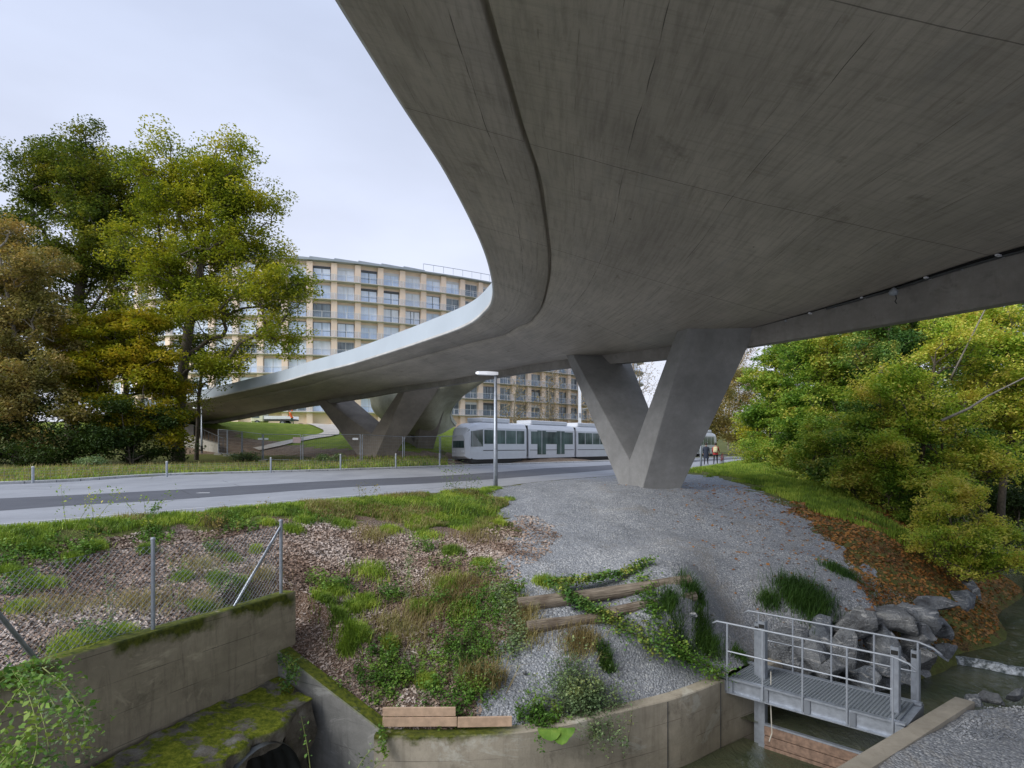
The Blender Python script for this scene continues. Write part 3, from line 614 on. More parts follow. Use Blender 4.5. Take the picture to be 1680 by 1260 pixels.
for i in range(nS):
    x0, y0, z0, x1, y1, z1, bh = SP[i]; N = Vector((x0, y0, z0)); Fp = Vector((x1, y1, z1 + bh)); d = Fp - N; wd = Vector((d.x, d.y, 0)).length; u = Vector((d.x, d.y, 0)) / wd
    t = Vector(SP[min(i + 1, nS - 1)][:3] - SP[max(i - 1, 0)][:3]); t.z = 0; t.normalize(); nin = Vector((t.y, -t.x, 0))   # inward normal of the near edge
    def zs(s):
        k = s / wd; return z0 + (Fp.z - z0) * (k * k * (3 - 2 * k)) - .10 * math.sin(math.pi * k)
    k1 = 1.42 / max(.3, nin.dot(u)); k1 = min(k1, wd * .3)
    ss = [0, k1 * .5, k1]; pts = []
    for s in ss: pts.append(N + u * s + Vector((0, 0, zs(s) - z0)))
    g = .11; pts += [N + u * k1 + Vector((0, 0, zs(k1) - z0 + .16)), N + u * (k1 + g) + Vector((0, 0, zs(k1 + g) - z0 + .16)), N + u * (k1 + g) + Vector((0, 0, zs(k1 + g) - z0 - .012))]
    uu = ss + [k1 + .0, k1 + g, k1 + g]
    for k in range(1, 13):
        s = k1 + g + (wd - k1 - g) * k / 12; pts.append(N + u * s + Vector((0, 0, zs(s) - z0))); uu.append(s)
    prof.append(pts); PU.append([(q, al2[i]) for q in uu])
V = np.array([[tuple(p) for p in r] for r in prof]); nr = V.shape[1]; idx = np.arange(nS * nr).reshape(nS, nr)
Fq = np.stack([idx[:-1, :-1], idx[1:, :-1], idx[1:, 1:], idx[:-1, 1:]], -1).reshape(-1, 4)
arr('deck_soffit', V.reshape(-1, 3), Fq, M['soffit'], bridge, uv=np.array(PU).reshape(-1, 2))
edge = [Vector(r[0]) for r in prof]; fe = [Vector(r[-1]) for r in prof]
def tang(L, i): t = L[min(i + 1, len(L) - 1)] - L[max(i - 1, 0)]; t.z = 0; return t.normalized()
lip, par, top, beam, slot = [], [], [], [], []
for i in range(nS):
    t = tang(edge, i); o = Vector((-t.y, t.x, 0)); e = edge[i]
    lip.append([e, e + o * .05 + Vector((0, 0, .03)), e + o * .05 + Vector((0, 0, .11)), e + Vector((0, 0, .11)), e - o * .3 + Vector((0, 0, .2)), e - o * .3 + Vector((0, 0, .03))])
    b = e + Vector((0, 0, .112)) - o * .02; par.append([b, b - o * .10 + Vector((0, 0, .80)), b - o * .28 + Vector((0, 0, .80)), b - o * .3 + Vector((0, 0, .1))])
    f = fe[i]; tf = tang(fe, i); of = Vector((tf.y, -tf.x, 0)); bh = SP[i][6]
    top.append([e - o * .1 + Vector((0, 0, .21)), f + of * .3 + Vector((0, 0, .9))])
    beam.append([f + Vector((0, 0, .35)), f + Vector((0, 0, -bh)), f + of * .42 + Vector((0, 0, -bh)), f + of * .42 + Vector((0, 0, 1.5))])
MB().loft(lip, caps=True).build('edge_lip', M['lip'], bridge)
MB().loft(par).build('parapet', M['parapet'], bridge)
MB().loft(top, close=False).build('deck_top', M['beam'], bridge)
MB().loft(beam).build('edge_beam', M['beam'], bridge)
# flat dark strip in place of the slot's shade beside the beam, right half only, with its brackets
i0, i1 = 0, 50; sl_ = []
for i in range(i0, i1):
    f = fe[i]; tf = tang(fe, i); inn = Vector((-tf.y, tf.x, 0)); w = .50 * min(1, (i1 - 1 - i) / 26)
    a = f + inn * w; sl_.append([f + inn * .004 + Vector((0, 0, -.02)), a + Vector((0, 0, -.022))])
MB().loft(sl_, close=False).build('slot_shade', M['dark'], bridge)
k = 0
acc = 0
for i in range(i0 + 6, i1 - 3):
    acc += (fe[i] - fe[i - 1]).length
    if acc > 1.5:
        acc = 0; k += 1; f = fe[i]; tf = tang(fe, i); inn = Vector((-tf.y, tf.x, 0)); w = .50 * min(1, (i1 - 1 - i) / 26)
        MB().beam(f + inn * .0 + Vector((0, 0, -.06)), f + inn * (w + .02) + Vector((0, 0, -.05)), .07, .04).build('bracket', M['white'], bridge)
        MB().tube([f + inn * .03 + Vector((0, 0, -.10)) + tf * .9, f + inn * .02 + Vector((0, 0, -.16)) + tf * .92], .035, 6).build('bracket', M['galv_light'], bridge)
rail = []
for i in range(i0 + 4, i1 - 6):
    f = fe[i]; tf = tang(fe, i); inn = Vector((-tf.y, tf.x, 0)); rail.append(f + inn * .12 + Vector((0, 0, -.07)))
MB().tube(rail, .035, 6).build('cable_tray', M['rail_dark'], bridge)
p = P(1466, 478, 17.6); cam_t = thing('hanging_lamp', 'small grey lamp head with loose cable hanging from the bridge beam', 'lamp', p)
MB().lathe(p + Vector((0, 0, -.02)), [(.02, -.1), (.10, -.07), (.12, 0), (.08, .07), (.03, .12)], 12).build('housing', M['galv_light'], cam_t, smooth=True)
MB().beam(p + Vector((.05, .05, .05)), p + Vector((.25, .3, .12)), .05, .05).build('arm', M['rail_dark'], cam_t)
MB().tube([p + Vector((.05, 0, -.05)), p + Vector((.08, 0, -.2)), p + Vector((.04, 0, -.28)), p + Vector((.1, .02, -.33))], .014, 5).build('cable', M['dark'], cam_t)

def vpier(name, label, mat, ft, lt, rt, cr, d_top, d_bot, z_bot, group=None):
    """V pier: foot front edge ft=(pl,pr), left top lt=(pa,pb), right top rt=(pa,pb), crotch cr; extruded by d_top at the top, d_bot at the foot"""
    front = [Vector(ft[0]), Vector(ft[1]), Vector(rt[1]), Vector(rt[0]), Vector(cr), Vector(lt[1]), Vector(lt[0])]
    zt = max(v.z for v in front)
    back = [v + Vector(d_bot).lerp(Vector(d_top), max(0, min(1, (v.z - z_bot) / (zt - z_bot)))) for v in front]
    base = (front[0] + front[1]) / 2; base.z = z_bot
    t = thing(name, label, 'bridge pier', base, 0, group)
    mb = MB(); n = 7; mb.add(front + back, [(0, 6, 5, 4), (0, 4, 1), (1, 4, 3, 2), (7, 11, 12, 13), (7, 8, 11), (8, 9, 10, 11)] + [(i, (i + 1) % n, n + (i + 1) % n, n + i) for i in range(n)])
    mb.v = mb.v; o = mb.build('shaft', mat, t, bevel=.025); return t
def ext(a, b, dz):  # lengthen a->b upward past b by dz
    a, b = Vector(a), Vector(b); d = b - a; return b + d * (dz / d.z)
fl, fr = Vector((4.25, 24.3, .03)), Vector((4.6, 23.2, .02)); crt = Vector((4.42, 24.1, .97))
la, lb = P(935, 598, 27.6), P(950, 600, 27.2); ra, rb = P(1100, 571, 22.7), P(1120, 566, 22.1)
vpier('bridge_pier', 'near V-shaped concrete bridge pier standing on the grey gravel mound', M['pier'], (fl + Vector((0, 0, -.5)) + (fl - la) * .06, fr + Vector((0, 0, -.5)) + (fr - rb) * .08), (ext(fl, la, .7), ext(crt, lb, .7)), (ext(crt, ra, .75), ext(fr, rb, .75)), crt,
      (2.5, .35, 0), (1.32, .185, 0), -.4, 'V piers of the bridge')
# second pier
Yp = 50
vpier('bridge_pier', 'far V-shaped bridge pier behind the mesh construction fence, seen in full', M['pier_far'], (P(590, 752, 50.5), P(613, 755, 49.3)), (ext(P(590, 745, 50.5), P(524, 664, 53), .6), ext(P(610, 712, 50), P(540, 661, 52.6), .6)), (ext(P(608, 712, 50), P(652, 645, 48.5), .6), ext(P(613, 750, 49.3), P(662, 645, 47.9), .6)), P(609, 712, 50),
      (2.4, .7, 0), (1.3, .38, 0), .5, 'V piers of the bridge')
vpier('bridge_pier', 'brown-toned V pier half hidden behind the far pier', M['pier_far'], (P(672, 746, 54.5), P(683, 746, 53.6)), (ext(P(672, 743, 54.5), P(640, 655, 57), .8), ext(P(679, 730, 54), P(652, 655, 56.5), .8)), (ext(P(679, 730, 54), P(688, 650, 52.2), 1.0), ext(P(683, 744, 53.6), P(697, 645, 51.6), 1.0)), P(679, 728, 54),
      (2.0, .8, 0), (1.2, .48, 0), .5, 'V piers of the bridge')
# curled ramp branch behind the far piers
L3 = [[(600, 628, 57), (607, 655, 58), (609, 667, 58), (615, 678, 58), (628, 690, 58), (640, 700, 58)],
      [(640, 622, 54), (645, 650, 52), (648, 670, 52), (652, 688, 53), (660, 703, 54), (672, 714, 55)],
      [(700, 618, 50), (705, 645, 49), (708, 668, 49.5), (706, 690, 51), (705, 706, 53), (706, 716, 54)],
      [(760, 612, 46), (748, 640, 49), (736, 662, 52), (728, 682, 54), (728, 700, 55), (724, 712, 55)],
      [(824, 606, 40), (783, 634, 46), (757, 653, 51), (741, 672, 55), (739, 686, 56), (747, 699, 57)]]
C5 = np.array([[tuple(P(*q)) for q in r] for r in L3]); C5 = np.array([spline(C5[i], 6) for i in range(5)]); C5 = np.array([spline(C5[:, j], 6) for j in range(C5.shape[1])]).transpose(1, 0, 2)
ramp = thing('curled_ramp', 'rounded underside of a curled concrete ramp behind the far piers', 'ramp', (-7, 54, 2.4))
nu, nv = C5.shape[:2]; idx = np.arange(nu * nv).reshape(nu, nv); Fq = np.stack([idx[:-1, :-1], idx[:-1, 1:], idx[1:, 1:], idx[1:, :-1]], -1).reshape(-1, 4)
bk = C5 + np.array([.1, .8, .25]); Fb = Fq[:, ::-1] + nu * nv
rim = [[idx[-1, j], idx[-1, j + 1], idx[-1, j + 1] + nu * nv, idx[-1, j] + nu * nv] for j in range(nv - 1)] + [[idx[0, j + 1], idx[0, j], idx[0, j] + nu * nv, idx[0, j + 1] + nu * nv] for j in range(nv - 1)] + [[idx[i, -1], idx[i + 1, -1], idx[i + 1, -1] + nu * nv, idx[i, -1] + nu * nv] for i in range(nu - 1)]
arr('ramp_soffit', np.concatenate([C5.reshape(-1, 3), bk.reshape(-1, 3)]), np.concatenate([Fq, Fb, rim]), M['belly'], ramp, smooth=False)
e5 = C5[-1]; MB().tube([Vector(p) for p in e5[12:]], .07, 6).build('rim_edge', M['lip'], ramp)

# ------------------------------------------------------------------ channel walls
def wall(name, label, pts, th, side, zt, zb, mat, cat='wall', capmat=None, cap=.0, n=1):
    f, b = wallpoly(pts, th, side); zts = zt if isinstance(zt, list) else [zt] * len(f)
    t = thing(name, label, cat, (f[0].x, f[0].y, zb))
    rs = [[(f[i].x, f[i].y, zb), (f[i].x, f[i].y, zts[i] - .02), (f[i].x + (b[i].x - f[i].x) * .06, f[i].y + (b[i].y - f[i].y) * .06, zts[i]), (b[i].x, b[i].y, zts[i]), (b[i].x, b[i].y, zb)] for i in range(len(f))]
    MB().loft(rs).build('wall_body', mat, t); return t
wall('head_wall', 'old concrete head wall with mossy top carrying the wire fence', W1, .24, 1, -1.0, -4.9, M['wall_a'])
wing_z = [-1.85, -2.75]
wall('wing_wall', 'sloping concrete wing wall with thick green moss on its top edge', WING, .26, 1, wing_z, -5.0, M['wall_b'])
wcs = [tuple(p) for p in spline(WC, 5)]
cw = wall('channel_wall', 'curved pale concrete wall holding back the gravel above the channel', wcs, .25, 1, ZC, -5.0, M['wall_c'])
for k in (24, 29):   # pour joints
    a = Vector((*wcs[k], 0)); t = (Vector((*wcs[k + 1], 0)) - a).normalized(); nn = Vector((t.y, -t.x, 0))
    MB().beam(a + nn * .004 + Vector((0, 0, -4.9)), a + nn * .004 + Vector((0, 0, ZC - .03)), .012, .012).build('joint', M['rail_dark'], cw)
wr = wall('channel_wall', 'low straight concrete wall along the right side of the channel', [(1.6, 6.5), (4.3, 8.55), (7.6, 11.0)], .30, -1, -2.8, -5.0, M['wall_d'])
# planks on the curved wall
pl = thing('plank_board', 'taller pale plank edging against the mossy wing wall end', 'plank', (-1.9, 9.62, -2.8))
MB().beam((-1.95, 9.66, -2.66), (-.83, 9.66, -2.655), .04, .14, (0, 0, 1)).build('board', M['board'], pl, bevel=.004)
MB().beam((-1.95, 9.665, -2.51), (-.85, 9.665, -2.505), .04, .13, (0, 0, 1)).build('board', M['board'], pl, bevel=.004)
pl = thing('plank_board', 'lower pale plank edging, right of the taller one on the channel wall', 'plank', (-.4, 9.64, -2.8))
MB().beam((-.82, 9.66, -2.665), (.0, 9.72, -2.675), .04, .15, (0, 0, 1)).build('board', M['board'], pl, bevel=.004)

# mossy ledge with the corrugated culvert
led = thing('mossy_ledge', 'moss covered rock ledge below the head wall above the culvert', 'ledge', (-4, 9, -2.5))
u0 = np.linspace(0, 1, 90); w0 = np.linspace(0, 1, 46); UU, WW = np.meshgrid(u0, w0)
A0 = np.array([-3.95, 10.75]); A1 = np.array([-6.4, 4.2]); B0 = np.array([-3.02, 9.95]); B1 = np.array([-5.2, 3.9])
bx = A0[0] + (A1[0] - A0[0]) * UU; by = A0[1] + (A1[1] - A0[1]) * UU; ex = B0[0] + (B1[0] - B0[0]) * UU; ey = B0[1] + (B1[1] - B0[1]) * UU
ee = (vnoise(UU * 30, WW * 0, 2.2, 4) - .5) * .3
wt = np.minimum(WW / .62, 1); LX = bx + (ex - bx) * wt * (1 + ee); LY = by + (ey - by) * wt * (1 + ee)
LZ = -2.36 - .12 * wt + (vnoise(LX, LY, .55, 11) - .5) * .10 + (vnoise(LX, LY, .16, 12) - .5) * .05
dn = np.maximum(0, (WW - .62) / .38); LZ = LZ - dn ** .8 * 2.6; LX = LX - .12 * dn + (vnoise(LZ * 3 + UU * 20, UU * 25, 1, 3) - .5) * .2 * (dn > 0); 
# notch for the pipe mouth
pc = Vector((-3.62, 8.70, -3.50)); PR = .95; rr = np.hypot((LY - pc.y) * 1.05, LZ - pc.z)
idx = np.arange(UU.size).reshape(UU.shape); Fq = np.stack([idx[:-1, :-1], idx[:-1, 1:], idx[1:, 1:], idx[1:, :-1]], -1)
rc = (rr[:-1, :-1] + rr[1:, 1:]) / 2; kk = ~((rc < PR * 1.02) & (dn[:-1, :-1] > .02))
arr('rock_face', np.stack([LX, LY, LZ], -1).reshape(-1, 3), Fq[kk], M['mossrock'], led, smooth=True)
cul = thing('culvert_pipe', 'dark corrugated round culvert pipe opening under the mossy ledge', 'culvert', pc)
ax = Vector((-.94, .34, 0)); side = Vector((.34, .94, 0)); rs = []
for i in range(60):
    q = pc - ax * -.0 + ax * (i * .06 - .22); r = PR - .03 + .025 * math.sin(i * 2 * math.pi / 4)
    rs.append([q + side * math.cos(a) * r + Vector((0, 0, math.sin(a) * r)) for a in np.linspace(0, 2 * math.pi, 33)[:-1]])
corr = plain('corrugated_steel', (.10, .105, .10), .5, .5, .4, 3)
MB().loft(rs, caps=False).build('corrugated_tube', corr, cul, smooth=True, fix=False)

# ------------------------------------------------------------------ steel footbridge with sluice
fb = thing('steel_footbridge', 'small galvanized steel footbridge with tubular railings over the channel', 'footbridge', (5, 11, -2.8))
fa, fbp = Vector((4.02, 11.82, -2.78)), Vector((5.98, 9.93, -2.78)); dv = (fbp - fa).normalized(); wv = Vector((-dv.y, dv.x, 0)); Wd = 1.02; Lf = (fbp - fa).length
gr = plain('grating', (.22, .25, .28), .6, .3, .2, 60)
mb = MB()
n = 46
for i in range(n + 1):
    p = fa + dv * (Lf * i / n); mb.beam(p + Vector((0, 0, .0)), p + wv * Wd, .02, .03)
for j in range(18):
    p = fa + wv * (Wd * j / 17); mb.beam(p + Vector((0, 0, -.005)), p + dv * Lf + Vector((0, 0, -.005)), .014, .03)
mb.build('grating', gr, fb, fix=False)
mb = MB()
for s in (0, 1):
    o = wv * (Wd * s) + (-wv if s == 0 else wv) * .03
    mb.beam(fa + o - dv * .15 + Vector((0, 0, .01)), fbp + o + dv * .12 + Vector((0, 0, .01)), .10, .03)
    mb.beam(fa + o - dv * .15 + Vector((0, 0, -.25)), fbp + o + dv * .12 + Vector((0, 0, -.25)), .10, .02)
    mb.beam(fa + o - dv * .15 + Vector((0, 0, -.125)) + (wv if s == 0 else -wv) * .03, fbp + o + dv * .12 + Vector((0, 0, -.125)) + (wv if s == 0 else -wv) * .03, .012, .23)
mb.build('side_beam', M['galv'], fb)
mb = MB()
for t in (0, .24, .5, .76, 1): p = fa - wv * .03 + dv * (Lf * t); MB().beam(p + Vector((0, 0, -.24)), p + Vector((0, 0, .0)), .1, .1).build('stiffener', M['galv_light'], fb)
mb = MB(); 
for e in (fa - dv * .1, fbp + dv * .06): MB().beam(e - wv * .1 + Vector((0, 0, -.12)), e + wv * (Wd + .1) + Vector((0, 0, -.12)), .14, .2).build('end_beam', M['galv'], fb)
for s in (0, 1):
    o = wv * (Wd * s + (.02 if s else -.1)); sh = dv * (.1 if s else 0); mb = MB()
    for t in (.0, .24, .49, .745, .985):
        p = fa + o + sh + dv * (Lf * t)
        MB().tube([p + Vector((0, 0, -.2)), p + Vector((0, 0, 1.03))], .017, 8).build('rail_post', M['galv_light'], fb)
    a = fa + o + sh; b = a + dv * Lf * .985
    MB().tube([a - dv * .28 + Vector((0, 0, .98)), a - dv * .2 + Vector((0, 0, 1.03)), a + Vector((0, 0, 1.03)), b + Vector((0, 0, 1.03)), b + dv * .22 + Vector((0, 0, .97)), b + dv * .34 + Vector((0, 0, .88))], .018, 8).build('handrail', M['galv_light'], fb, smooth=True)
    MB().tube([a + Vector((0, 0, .52)), b + Vector((0, 0, .52))], .014, 8).build('mid_rail', M['galv_light'], fb)
MB().beam(fa - dv * .42 + wv * .25 + Vector((0, 0, -.36)), fa - dv * .42 + wv * 1.5 + Vector((0, 0, -.32)), .5, .6).build('abutment_block', M['pale'], fb)
# sluice guides, each a U profile on its wall
def guide(p, z0, z1, label, w=.11):
    t = thing('sluice_post', label, 'sluice guide', (p.x, p.y, z0), 0, None)
    mb = MB()
    mb.beam(p + Vector((0, 0, z0 - p.z)), p + Vector((0, 0, z1 - p.z)), w, .015, wv)
    for s in (-1, 1): q = p + dv * 0 + Vector((dv.x, dv.y, 0)) * 0
    q1, q2 = p + wv * .06 - dv * w / 2, p + wv * .06 + dv * w / 2
    for q in (q1, q2): mb.beam(Vector((q.x, q.y, z0)), Vector((q.x, q.y, z1)), .12, .014, dv)
    mb.build('channel_profile', M['galv'], t)
    MB().box((p.x, p.y, z1 - .09), (.10, .03, .07), math.atan2(dv.y, dv.x)).build('lift_slot', M['dark'], t)
g0 = fa + wv * .35 + dv * .45
guide(g0, -4.1, -1.72, 'tall steel sluice post at the gravel end of the footbridge')
guide(fa + wv * .45 + dv * .33, -4.1, -1.80, 'second steel post close behind the gravel-end sluice post')
g1 = fa + wv * .35 + dv * (Lf - .12)
guide(g1, -4.1, -1.72, 'tall steel sluice post at the concrete wall end of the footbridge')
guide(fa + wv * (Wd + .35) + dv * (Lf - .05), -3.9, -2.0, 'short steel post in the water beyond the footbridge')
sg = thing('sluice_gate', 'stack of brown timber stop planks between the sluice posts', 'sluice gate', (5, 11, -4))
q0, q1 = g0 + dv * .06, g1 - dv * .0
for k in range(3): MB().beam(Vector((q0.x, q0.y, -4.05 + k * .18)), Vector((q1.x + dv.x * .2, q1.y + dv.y * .2, -4.05 + k * .18)), .07, .165).build('stop_plank', M['wood'], sg, bevel=.006)
MB().beam(Vector((q0.x, q0.y, -3.585)), Vector((q1.x + dv.x * .2, q1.y + dv.y * .2, -3.585)), .08, .03).build('top_strip', M['galv'], sg)
rp0 = g0 + dv * .25 - wv * .2
tag(MB().tube([rp0 + Vector((0, 0, .25)), rp0 + Vector((.0, 0, -.4)), rp0 + Vector((.02, 0, -.85)), rp0 + Vector((-.03, 0, -1.0))], .01, 5).build('rope', plain('rope_fibre', (.5, .48, .42), .9)), 'thin pale rope hanging from the footbridge to the water', 'rope')

# ------------------------------------------------------------------ wire fence on the head wall
wf = thing('wire_fence', 'chain-link fence with galvanized posts on top of the mossy head wall', 'fence', (-4.8, 8.8, -1))
def wl(Y): return Vector((-3.73 - (11.03 - Y) * .4513 - .12, Y + .04, -1.0))
for Y in (5.6, 8.7, 10.85): p = wl(Y); MB().tube([p + Vector((0, 0, -.05)), p + Vector((0, 0, 1.22))], .029, 10).build('fence_post', M['galv'], wf); MB().lathe(p + Vector((0, 0, 1.22)), [(.034, 0), (.034, .02), (.02, .035)], 10).build('post_cap', M['galv_light'], wf)
p = wl(10.85); q = wl(9.95); MB().tube([q, p + Vector((0, 0, 1.14))], .022, 8).build('brace', M['galv'], wf)
MB().tube([P(66, 1090, 7.35), P(-60, 937, 6.3)], .027, 8).build('brace', M['galv'], wf)
mb = MB(); L = (wl(10.85) - wl(5.6)).length; dl = (wl(10.85) - wl(5.6)).normalized(); st = wl(5.6); H = 1.15
def sag(s, z): return Vector((.05 * math.sin(s * 1.7), 0, -.06 * math.sin(s * 1.1) ** 2 * z / H))
s = -H
while s < L:
    for sg_ in (1, -1):
        a0, a1 = (s, s + H) if sg_ > 0 else (s + H, s); z0, z1 = 0.03, H
        pts = []
        for k in range(9):
            ss = a0 + (a1 - a0) * k / 8; zz = z0 + (z1 - z0) * k / 8
            if 0 <= ss <= L: pts.append(st + dl * ss + Vector((.0, -.0, zz)) + sag(ss, zz))
        if len(pts) > 1: mb.tube(pts, .0032, 3, False)
    s += .085
for zz in (.04, .6, H): mb.tube([st + dl * (L * k / 30) + Vector((0, 0, zz)) + sag(L * k / 30, zz) for k in range(31)], .0028, 3, False)
mb.build('wire_mesh', M['galv_light'], wf, fix=False)

# ------------------------------------------------------------------ logs
def log(name, a, b, r, label, seed):
    a, b = Vector(a), Vector(b); d = (b - a); L = d.length; rng = random.Random(seed)
    t = tag(bpy.data.objects.new(name, None), label, 'log'); 
    mb = MB(); rs = []; nn = 16
    for i in range(25):
        s = i / 24; ring = []
        for k in range(nn):
            an = 2 * math.pi * k / nn; rr = r * (1 + .10 * mnoise.noise(Vector((math.cos(an) * 1.5, math.sin(an) * 1.5, s * 3 + seed)))) * (1 - .12 * s)
            ring.append((L * s, rr * math.cos(an), rr * math.sin(an) + .02 * math.sin(s * 4 + seed)))
        rs.append(ring)
    mb.loft(rs); me = bpy.data.meshes.new(name); me.from_pydata(mb.v, [], mb.f); me.materials.append(M['log'])
    bpy.data.objects.remove(t); o = bpy.data.objects.new(name, me); COL.objects.link(o); tag(o, label, 'log')
    o.location = a; o.rotation_euler = d.to_track_quat('X', 'Z').to_euler(); return o
# ------------------------------------------------------------------ rocks
def rock(loc, size, label, seed, group=None, name='boulder', cat='boulder', flat=.8):
    rng = random.Random(seed); bm = bmesh.new()
    for _ in range(12):
        v = Vector((rng.gauss(0, 1), rng.gauss(0, 1), rng.gauss(0, 1))).normalized()
        bm.verts.new((v.x * size[0] * rng.uniform(.8, 1.05), v.y * size[1] * rng.uniform(.8, 1.05), v.z * size[2] * rng.uniform(.8, 1.05)))
    bmesh.ops.convex_hull(bm, input=bm.verts); 
    for v in [v for v in bm.verts if not v.link_faces]: bm.verts.remove(v)
    bmesh.ops.bevel(bm, geom=list(bm.edges), offset=min(size) * .035, segments=1, affect='EDGES')
    bmesh.ops.triangulate(bm, faces=bm.faces); bmesh.ops.subdivide_edges(bm, edges=bm.edges, cuts=2, use_grid_fill=True)
    for v in bm.verts: v.co += v.co.normalized() * mnoise.noise(v.co * (2.6 / max(size)) + Vector((seed, 0, 0))) * min(size) * .16
    me = bpy.data.meshes.new(name); bm.to_mesh(me); bm.free(); o = link(name, me, M['rock']); o.location = loc
    o.rotation_euler = (rng.uniform(-.4, .4), rng.uniform(-.4, .4), rng.uniform(0, 6)); tag(o, label, cat, group); return o
ORD = ['first', 'second', 'third', 'fourth', 'fifth', 'sixth', 'seventh', 'eighth', 'ninth', 'tenth', 'eleventh', 'twelfth']
rowsr = [('upper', [(1295, 1052, 13.7, .34), (1345, 1040, 14.0, .34), (1395, 1030, 14.2, .40), (1445, 1020, 14.7, .48), (1492, 1020, 15.3, .42), (1530, 1005, 16.2, .42), (1562, 992, 17.4, .40), (1580, 975, 18.8, .36)]),
         ('middle', [(1290, 1092, 13.1, .33), (1330, 1082, 13.4, .42), (1382, 1072, 13.6, .46), (1436, 1068, 14.0, .46), (1488, 1062, 14.7, .44), (1536, 1045, 15.7, .40), (1572, 1025, 17.2, .36), (1592, 1000, 18.9, .34)]),
         ('lower', [(1306, 1140, 12.55, .30), (1360, 1118, 12.9, .36), (1408, 1118, 13.1, .38), (1455, 1100, 13.6, .40), (1506, 1088, 14.4, .34), (1545, 1068, 15.4, .30)])]
sd_ = 20
for nm, L_ in rowsr:
    for i, (a, b, Y, s) in enumerate(L_):
        sd_ += 1; p = P(a, b, Y); rr = random.Random(sd_); s = s * 1.5; p = p + Vector((0, -.1, .06))
        rock(p, (s * rr.uniform(.85, 1.15), s * rr.uniform(.7, 1.0), s * rr.uniform(.75, 1.05)), '%s boulder from the footbridge in the %s row of the stream bank' % (ORD[i], nm), sd_, 'riprap boulders on the stream bank')
for i, (a, b, Y, s, lab) in enumerate([(1598, 1150, 10.9, .22, 'grey rock at the end of the low channel wall'), (1625, 1148, 11.2, .26, 'grey rock between gravel edge and stream, second from the low wall'), (1662, 1138, 11.5, .3, 'larger grey rock on the gravel edge by the photo edge'),
        (944, 994, 12.05, .13, 'small pale stone wedged under the upper log'), (1103, 974, 12.9, .14, 'pale block of stone under the end of the upper log'), (1122, 1002, 12.5, .13, 'flat pale stone below the lower right log'), (1137, 1008, 12.35, .12, 'brownish stone beside the flat pale stone'), (860, 1103, 10.75, .07, 'small dark stone on the lower gravel bank'), (1417, 992, 15.2, .10, 'small grey stone lying on the gravel above the boulders')]):
    rock(P(a, b, Y), (s, s * .8, s * .6), lab, 70 + i, None, 'rock', 'rock')
o = MB().box(P(1408, 1004, 14.6), (.75, .16, .14), .15).build('timber_block', M['wood'], bevel=.015, base=P(1408, 1004, 14.6)); tag(o, 'short dark timber beam end above the boulders', 'timber')
o = MB().box(P(822, 1141, 10.5), (.10, .05, .05), .5).build('brick', plain('brick_orange', (.5, .25, .14), .8), base=P(822, 1141, 10.5)); tag(o, 'small orange brick piece on the gravel slope', 'brick')

# ------------------------------------------------------------------ street lamps and posts
def lamp(px, py, Y, h, label, head=True, hz=None):
    b = P(px, py, Y); t = thing('street_lamp', label, 'street lamp', b, 0, 'street lamps')
    MB().tube([b + Vector((0, 0, -.2)), b + Vector((0, 0, 1.2)), b + Vector((0, 0, h))], [.085, .078, .055], 14).build('pole', M['galv'], t, smooth=True)
    mb = MB(); rs = []
    for x, w, z0, z1 in ((.10, .06, -.05, .05), (.0, .09, -.07, .06), (-.3, .14, -.06, .075), (-.62, .14, -.045, .075), (-.72, .09, -.02, .05)):
        rs.append([b + Vector((x, -w, h + z0)), b + Vector((x, w, h + z0)), b + Vector((x, w * .7, h + z1)), b + Vector((x, -w * .7, h + z1))])
    mb.loft(rs).build('lamp_head', M['white'], t, smooth=False); return t
lamp(813, 803, 23.3, 4.22, 'slim grey street lamp on the near road edge')
lt = lamp(331, 745, 54, 3.9, 'street lamp with dark sticker on its pole beside the ramp end')
b = P(331, 745, 54); MB().tube([b + Vector((0, 0, .25)), b + Vector((0, 0, .7))], .10, 12).build('sticker', M['dark'], lt)
lamp(1150, 766, 47.5, 4.4, 'street lamp behind the near pier beside the two pedestrians')
b = P(951, 735, 78); t = thing('catenary_mast', 'pale steel tram line mast left of the near pier', 'mast', b)
mb = MB(); mb.beam(b, b + Vector((0, 0, 9)), .34, .3); mb.build('mast_pole', M['white'], t); MB().beam(b + Vector((0, 0, 4.7)), b + Vector((2.4, -1.6, 5.0)), .07, .07).build('arm', M['galv'], t); MB().box(b + Vector((0, -.2, 4.0)), (.2, .15, .5)).build('switch_box', M['galv'], t)
# low kerb fence
lf = thing('low_wire_fence', 'knee-high wire fence on short posts along the far kerb', 'fence', (-10, 42, 0)); mb = MB(); kp = []
for px, py, h in ((-140, 806, .6), (53, 793, .6), (275, 783, .68), (447, 776, .78), (562, 771, .9), (653, 768, .9), (725, 765, .85)):
    p = G(px, py, .08); p.z = .08; p += Vector((-.2, .3, 0)); kp.append(p); MB().tube([p, p + Vector((0, 0, h))], .05, 8).build('fence_post', M['galv_light'], lf); MB().lathe(p + Vector((0, 0, h)), [(.055, 0), (.055, .03), (.02, .05)], 8).build('post_cap', M['lip'], lf)
for a, b in zip(kp[:-1], kp[1:]):
    for z in (.1, .22, .34, .46, .56): mb.tube([a + Vector((0, 0, z)), b + Vector((0, 0, z))], .004, 3, False)
    n = int((b - a).length / .2)
    for i in range(n): q = a.lerp(b, i / n); mb.tube([q + Vector((0, 0, .05)), q + Vector((0, 0, .56))], .003, 3, False)
mb.build('wire_mesh', M['galv'], lf, fix=False)
